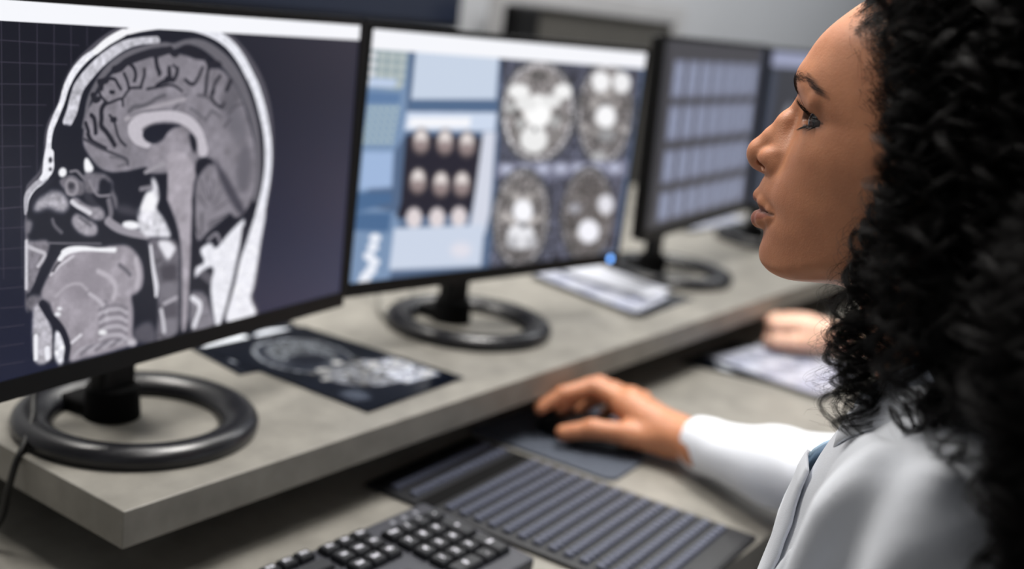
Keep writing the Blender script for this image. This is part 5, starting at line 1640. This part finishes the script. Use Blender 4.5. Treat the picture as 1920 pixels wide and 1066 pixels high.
def make_locks(n_locks, per, seed, k=66):
    r = np.random.default_rng(seed)
    # roots
    roots, nrm = [], []
    while len(roots) < n_locks:
        v = r.normal(0, 1, 3); v /= np.linalg.norm(v)
        p = HC + v * HR
        x = abs(p[0] - HX)
        if p[2] < .262 or (p[2] < .335 and p[1] > .165): continue
        hl = np.interp(p[2], [.30, .34, .37, .385, .40, .415, .43], [.165, .180, .186, .196, .206, .218, .226])
        if p[1] > hl: continue
        if p[0] > HX + .03 and r.random() < .45: continue
        if p[0] > HX and p[2] < .36 and r.random() < .4: continue
        nn = v / HR; nn /= np.linalg.norm(nn)
        roots.append(p); nrm.append(nn)
    P0 = np.array(roots); N = np.array(nrm)
    n = len(P0)
    layer = r.uniform(0, 1, n) ** .9
    side = P0[:, 0] < HX
    back = np.clip((.16 - P0[:, 1]) / .08, 0, 1)
    length = r.uniform(.17, .25, n) + .09 * back + .05 * np.clip((P0[:, 2] - .36) / .07, 0, 1)
    length = np.where((P0[:, 1] > .13) & (r.random(n) < .5), length * .85, length)
    margin = .004 + .040 * layer
    step = length / (k - 1)
    cur = P0.copy()
    g = np.stack([r.normal(0, .10, n), -.22 + r.normal(0, .14, n) - .0 * back, np.full(n, -1.0)], 1)
    g /= np.linalg.norm(g, axis=1)[:, None]
    # the top is combed back and to the sides
    out = N * .75 + np.stack([np.sign(P0[:, 0] - HX - .0) * .25, np.full(n, -.25), np.full(n, .10)], 1)
    out /= np.linalg.norm(out, axis=1)[:, None]
    C = [cur]
    for i in range(1, k):
        s_ = min(1, i / (k * .30))
        d = out * (1 - s_) + g * s_
        q = (cur - HC) / HR ** 2; q /= np.linalg.norm(q, axis=1)[:, None]
        d = d + q * (.30 * (1 - i / k) * layer[:, None])
        d /= np.linalg.norm(d, axis=1)[:, None]
        cur = cur + d * step[:, None]
        m_ = margin * min(1, i / 12) + .001
        cur = push_out(cur, m_)
        cur = face_limit(cur.copy())
        sd = CF.sample(cur)
        low = (sd < .006) & (cur[:, 2] < .25)
        if low.any():
            e = .003
            gx = np.stack([CF.sample(cur[low] + np.eye(3)[a] * e) - CF.sample(cur[low] - np.eye(3)[a] * e) for a in range(3)], 1)
            gx /= np.linalg.norm(gx, axis=1)[:, None] + 1e-6
            cur[low] = cur[low] + gx * (.006 - sd[low])[:, None]
        C.append(cur)
    C = np.stack(C, 1)          # (n, k, 3)
    # smooth guides
    for _ in range(3):
        C[:, 1:-1] = .25 * C[:, :-2] + .5 * C[:, 1:-1] + .25 * C[:, 2:]
    # the locks end on the shoulder: cut each where it has come down far enough
    out_, L_ = [], []
    for g_, L0 in zip(C, length):
        zmin = r.uniform(.186, .224) if g_[:, 1].mean() > .07 else r.uniform(.05, .16)
        if g_[0, 0] > HX: zmin += .02
        idx = np.where(g_[:, 2] < zmin)[0]
        e = idx[0] if len(idx) else k - 1
        e = max(e, 12)
        t = np.linspace(0, e, k)
        out_.append(np.stack([np.interp(t, np.arange(k), g_[:, c]) for c in range(3)], 1)); L_.append(L0 * e / (k - 1))
    return np.array(out_), np.array(L_)

def curl(C, length, per, seed, ampr=(.0045, .0095), wlr=(.020, .036), radr=(.0016, .0042), fly=14):
    """wind strands around every guide"""
    r = np.random.default_rng(seed)
    n, k, _ = C.shape
    T = np.gradient(C, axis=1); T /= np.linalg.norm(T, axis=2)[..., None] + 1e-9
    ref = np.array([.35, .8, .48])
    E1 = np.cross(T, ref); E1 /= np.linalg.norm(E1, axis=2)[..., None] + 1e-9
    E2 = np.cross(T, E1)
    s_ = np.linspace(0, 1, k)
    wl = r.uniform(*wlr, n); amp = r.uniform(*ampr, n); ph = r.uniform(0, 6.28, n)
    turn = np.where(r.random(n) < .5, 1, -1)
    ramp = np.clip((s_ * length[:, None]) / .035, 0, 1) ** 1.2
    phase = turn[:, None] * 2 * np.pi * (s_ * length[:, None]) / wl[:, None] + ph[:, None]
    phase = phase + .9 * np.sin(s_ * 9 + ph[:, None] * 2)
    A = amp[:, None] * ramp * (.75 + .4 * s_)
    S = []
    rr = r.uniform(*radr, n)
    for j in range(per):
        a = r.uniform(0, 6.28, n); q = np.sqrt(r.uniform(0, 1, n)) * rr
        tight = (1 - .35 * s_)[None] * np.clip(s_ * 6 + .5, 0, 1)[None]
        dph = r.normal(0, .12, n)[:, None]
        am = A * r.normal(1, .055, n)[:, None]
        ps = phase + dph * s_[None] * 1.6
        base = C + (np.cos(ps) * am)[..., None] * E1 + (np.sin(ps) * am)[..., None] * E2
        off = (np.cos(a)[:, None, None] * E1 + np.sin(a)[:, None, None] * E2) * (q[:, None] * tight)[..., None]
        fr = r.normal(0, 1, (n, 5, 3)) * .0007
        xi = s_ * 4; i0 = np.minimum(xi.astype(int), 3); f = (xi - i0)[None, :, None]
        S.append(base + off + fr[:, i0] * (1 - f) + fr[:, i0 + 1] * f)
    for j in range(max(1, per // fly)):
        am = A * r.uniform(1.1, 1.9, n)[:, None]
        ps = phase * r.uniform(.8, 1.25, n)[:, None] + r.uniform(0, 6, n)[:, None]
        S.append(C + (np.cos(ps) * am)[..., None] * E1 + (np.sin(ps) * am)[..., None] * E2)
    return np.concatenate(S, 0)

def hung(path, n, jit, seed, k=66, cutr=(.8, 1.0)):
    """guides that follow one hanging path with their own offsets and ends"""
    r = np.random.default_rng(seed)
    P = spline(path, 12)
    d = np.r_[0, np.cumsum(np.linalg.norm(np.diff(P, axis=0), axis=1))]
    C, L = [], []
    for _ in range(n):
        e = d[-1] * r.uniform(*cutr)
        t = np.linspace(0, e, k)
        g = np.stack([np.interp(t, d, P[:, c]) for c in range(3)], 1)
        o0 = r.normal(0, 1, 3) * np.array(jit) * .4; o1 = r.normal(0, 1, 3) * np.array(jit)
        f = (t / d[-1])[:, None]
        C.append(g + o0 * (1 - f) + o1 * f); L.append(e)
    return np.array(C), np.array(L)

G, GL = make_locks(430, 34, 3)
S = [curl(G, GL, 34, 5)]
# curls that frame the face and fall on the collar
front_path = [(.600, .160, .335), (.600, .168, .310), (.601, .171, .289), (.602, .172, .268), (.603, .174, .247), (.602, .174, .2295), (.599, .170, .213), (.596, .165, .197), (.595, .164, .181), (.594, .165, .170)]
G2, L2 = hung([(a, b + .006 * min(1, (.335 - c) / .06), c - .004) for a, b, c in front_path], 24, (.006, .006, .003), 21)
S.append(curl(G2, L2, 44, 22, (.007, .0125), (.030, .046), (.0010, .0024), 10))
# long curls down the back of the near shoulder
back_path = [(.590, .085, .345), (.545, .094, .312), (.505, .094, .280), (.490, .084, .255), (.484, .074, .230), (.482, .068, .205), (.480, .061, .183), (.478, .056, .165), (.476, .050, .135), (.476, .044, .09)]
G3, L3 = hung(back_path, 46, (.012, .011, .004), 31)
G3[:, :, 1] = np.minimum(G3[:, :, 1], np.interp(G3[:, :, 2], [.09, .14, .18, .21, .24, .28], [.050, .058, .066, .074, .086, .11]))
S.append(curl(G3, L3, 34, 32, (.006, .011), (.026, .044), (.0016, .0040)))
S = np.concatenate(S, 0)
tp = np.linspace(0, 1, S.shape[1])
curves_obj('hair', S, .000068 * (1 - .55 * tp ** 2), M['hair'], woman, W0)

# soft dark inner volume so that no scalp shows between the curls
def build_hair_core():
    F = Field((HX - .14, -.01, .150), (HX + .14, .250, .475), .0030)
    F.ell((HX, .140, .350), (.086, .104, .100), .02)
    F.ell((HX - .058, .125, .285), (.034, .052, .075), .03)
    F.ell((HX + .058, .125, .285), (.034, .052, .075), .03)
    F.ell((HX, .070, .280), (.075, .045, .095), .03)
    F.ell((HX - .062, .118, .222), (.026, .038, .040), .02)
    F.ell((HX + .062, .118, .222), (.026, .038, .040), .02)
    sl, X, Y, Z = F.win()
    # stay clear of the face
    lim = np.interp(F.ax[2], [.15, .20, .262, .31, .34, .37, .40, .425, .45], [.130, .134, .146, .160, .166, .170, .178, .188, .192]).astype(np.float32)[None, None, :]
    F.f[:] = np.maximum(F.f, Y - lim)
    n_ = fold(X, Y, Z, .006, 4, (.1, .2, -1), .03)
    F.f += n_.astype(np.float32)
    V, Q = F.mesh()
    return relax(V, Q, 2, .5), Q
V, Q = build_hair_core()
me = mesh_np('inner_hair', V - W0, Q); me.materials.append(hair_material('inner_hair', (12, 10, 10), .7, .1))
link('inner_hair', me, None, woman, smooth=True)

def on_head(P, lift=.0006):
    """move points along y (from outside) onto the head surface"""
    out = []
    for p in P:
        ys = np.arange(.295, .16, -.0005)
        q = np.stack([np.full_like(ys, p[0]), ys, np.full_like(ys, p[2])], 1)
        v = HF.sample(q); i = int(np.argmax(v < 0))
        out.append((p[0], ys[i] + lift, p[2]))
    return np.array(out)

r = np.random.default_rng(11)
# eyebrows
for s in (-1, 1):
    path = spline(([(HX - .0090, 0, .3440)] if s < 0 else []) + [(HX + s * .019, 0, .3480), (HX + s * .032, 0, .3520), (HX + s * .043, 0, .3522), (HX + s * .0500, 0, .3462)], 8)
    n = 460 if s < 0 else 110
    t = r.uniform(0 if s < 0 else .12, 1, n) ** 1.25
    q = np.array([[np.interp(a * (len(path) - 1), np.arange(len(path)), path[:, c]) for c in range(3)] for a in t])
    wdt = np.interp(t, [0, .15, .5, .8, 1], [.0036, .0042, .0034, .0019, .0006])
    q[:, 2] += r.normal(0, .45, n) * wdt
    q[:, 0] += r.normal(0, .0006, n)
    R0 = on_head(q, -.0004)
    dirx = np.interp(t, [0, .25, 1], [.5, .9, 1.0]) * s; dirz = np.interp(t, [0, .25, .6, 1], [.6, .4, .05, -.55])
    ln = r.uniform(.0038, .0062, n)
    k = 6
    P = np.zeros((n, k, 3))
    for i in range(k):
        a = i / (k - 1)
        pp = R0.copy()
        pp[:, 0] += dirx * ln * a; pp[:, 2] += dirz * ln * a
        if i: pp = on_head(pp, .0006)
        pp[:, 1] = pp[:, 1] + .0007 * a
        P[:, i] = pp
    curves_obj('eyebrow', P, .000062 * (1 - .7 * np.linspace(0, 1, k)), M['brow'], woman, W0)
# eyelashes
for s in (-1, 1):
    allP = []
    for up, n, L0 in ((1, 36, .0100), (0, 34, .0052)):
        t = np.sort(r.uniform(-.30, 1, n))
        k_ = np.clip(1 - t * t, 0, 1) ** .5
        x = .0317 + t * .0156
        z = (.3290 + .0068 * k_) if up else (.3284 - .0028 * k_)
        y = EYE[1] + np.sqrt(np.maximum(.0141 ** 2 - (x - EYE[0]) ** 2 - (z - EYE[2]) ** 2, 4e-6))
        L_ = L0 * r.uniform(.75, 1.1, n) * (.7 + .45 * np.clip(t, 0, 1))
        side = (x - .031) / .015
        P = np.zeros((n, 9, 3))
        for i in range(9):
            a = i / 8
            fw = a - .12 * a * a
            lift_ = (-.15 * a + .75 * a * a) if up else (-.55 * a - .05 * a * a)
            P[:, i, 0] = HX + s * (x + side * .55 * L_ * a + r.normal(0, .0001, n))
            P[:, i, 1] = y + L_ * fw * np.sqrt(np.clip(1 - (side * .5) ** 2, .3, 1))
            P[:, i, 2] = z + L_ * lift_
        allP.append(P)
    P = np.concatenate(allP)
    curves_obj('eyelashes', P, .00017 * (1 - .75 * np.linspace(0, 1, 9)), M['hair'], woman, W0)

# fine short hairs along the hairline and temple
n = 2400
z = r.uniform(.325, .425, n)
yl = np.interp(z, [.32, .34, .37, .385, .40, .415, .43], [.180, .190, .200, .212, .224, .234, .238]) + r.normal(0, .007, n) - .006
x = HX - np.interp(z, [.32, .36, .38, .40, .43], [.070, .069, .062, .050, .030]) + r.normal(0, .004, n)
k = 10
P = np.zeros((n, k, 3))
d0 = np.stack([np.full(n, -.1), -.8 + r.normal(0, .25, n), r.normal(-.15, .45, n)], 1)
cur = np.stack([x, yl, z], 1)
def to_skull(p, lift):
    for _ in range(4):
        v = HF.sample(p)
        e = .002
        g = np.stack([HF.sample(p + np.eye(3)[a] * e) - HF.sample(p - np.eye(3)[a] * e) for a in range(3)], 1) / (2 * e)
        g2 = (g * g).sum(1)[:, None] + 1e-6
        p = p - g * ((v - lift)[:, None]) / g2
    return p
L_ = r.uniform(.006, .018, n)
for i in range(k):
    P[:, i] = to_skull(cur, .0003 + .0012 * i / k)
    cur = P[:, i] + d0 * (L_ / k)[:, None]
    d0 = d0 + r.normal(0, .16, (n, 3))
curves_obj('hairline_hair', P, .000075 * (1 - .6 * np.linspace(0, 1, k)), M['hair'], woman, W0)
# ---------------------------------------------------------------- the colleague at the next place
def build_colleague():
    off = 1.20
    v, q = build_frame(0, (.855, .330, -.024), (.915, .515, -.040))
    v = v.copy(); v[:, 0] = 1.86 + .66 - v[:, 0]; q = q[:, ::-1]
    F = Field((1.53, .47, -.08), (1.66, .66, .01), .0018)
    F.chain([(1.630, .455, -.033), (1.605, .515, -.040), (1.594, .560, -.042)], [.026, .023, .027], .01)
    F.ell((1.590, .578, -.040), (.034, .036, .026), .012)
    for i, (x, y) in enumerate(((1.562, .588), (1.578, .602), (1.596, .604), (1.612, .596))):
        F.chain([(x, y - .012, -.030), (x - .004, y + .010, -.034), (x - .002, y + .010, -.054), (x + .002, y - .008, -.061)], [.0115, .0108, .0098, .0085], .004)
    F.chain([(1.578, .545, -.050), (1.556, .566, -.050), (1.549, .590, -.054), (1.556, .606, -.058)], [.014, .012, .0105, .0090], .006)
    hv2, hq2 = F.mesh()
    hv2 = hv2 - np.array([0, .010, 0])
    hd = HV[::1] + np.array([off, 0, .0])
    V, Q = join_VF([(hd, HQ), (hv2, hq2), (v, q)])
    base = np.array([1.86, .08, ZF])
    root = empty('person', tuple(base))
    tag(root, 'colleague mostly hidden behind the woman, one bare hand resting beside white sheets', 'person')
    me = mesh_np('body', V - base, Q); me.materials.append(M['skin2'])
    link('body', me, None, root, smooth=True)
    F = Field((1.62, -.06, -.30), (2.12, .30, .23), .005)
    F.ell((1.86, .105, .02), (.168, .108, .205), .03)
    F.ell((1.86, .080, -.18), (.165, .115, .20), .05)
    F.cap((1.72, .112, .142), (1.995, .112, .142), .052, .052, .03)
    F.cap((1.72, .112, .142), (1.693, .195, .07), .054, .056, .02)
    F.cap((2.0, .115, .142), (2.035, .118, .02), .054, .056, .02)
    F.cap((1.86, .19, .26), (1.86, .118, .18), .058, .062, .006, cut=True)
    v, q = F.mesh()
    me = mesh_np('scrub_top', v - base, q)
    me.materials.append(material('navy_scrubs', (52, 62, 88), .85, noise=(30, .06), bump=(900, .3)))
    link('scrub_top', me, None, root, smooth=True)
    F = Field((1.74, -.02, .20), (1.98, .26, .47), .005)
    F.ell((1.86, .138, .352), (.084, .108, .098), .02)
    F.ell((1.86, .075, .290), (.070, .045, .080), .03)
    lim = np.interp(F.ax[2], [.20, .30, .34, .38, .41, .45], [.10, .14, .165, .19, .215, .225]).astype(np.float32)[None, None, :]
    sl, X, Y, Z = F.win()
    F.f[:] = np.maximum(F.f, Y - lim)
    v, q = F.mesh()
    me = mesh_np('hair', v - base, q); me.materials.append(M['brow'])
    link('hair', me, None, root, smooth=True)
    for s in (-1, 1):
        bm = bmesh.new(); bmesh.ops.create_uvsphere(bm, u_segments=24, v_segments=16, radius=.0122)
        for vv in bm.verts: vv.co = Vector((vv.co.x, vv.co.z, -vv.co.y))
        o = link('eye', bm_mesh('eye', bm), M['eye'], root, smooth=True)
        o.location = (s * EYE[0], EYE[1] - .0004 - .08, EYE[2] - ZF)
    F = Field((1.64, -.10, -.80), (2.08, .58, -.28), .008)
    F.ell((1.86, .055, -.38), (.170, .130, .12), .04)
    for s in (-.08, .08):
        F.cap((1.86 + s, .06, -.42), (1.86 + s * 1.2, .47, -.43), .084, .064, .03)
        F.cap((1.86 + s * 1.2, .47, -.43), (1.86 + s * 1.2, .50, -.76), .062, .045, .02)
    v, q = F.mesh()
    me = mesh_np('trousers', v - base, q); me.materials.append(M['trouser'])
    link('trousers', me, None, root, smooth=True)
build_colleague()
stool(1.86, 0.05, 'swivel stool with a round charcoal seat under the half hidden colleague')
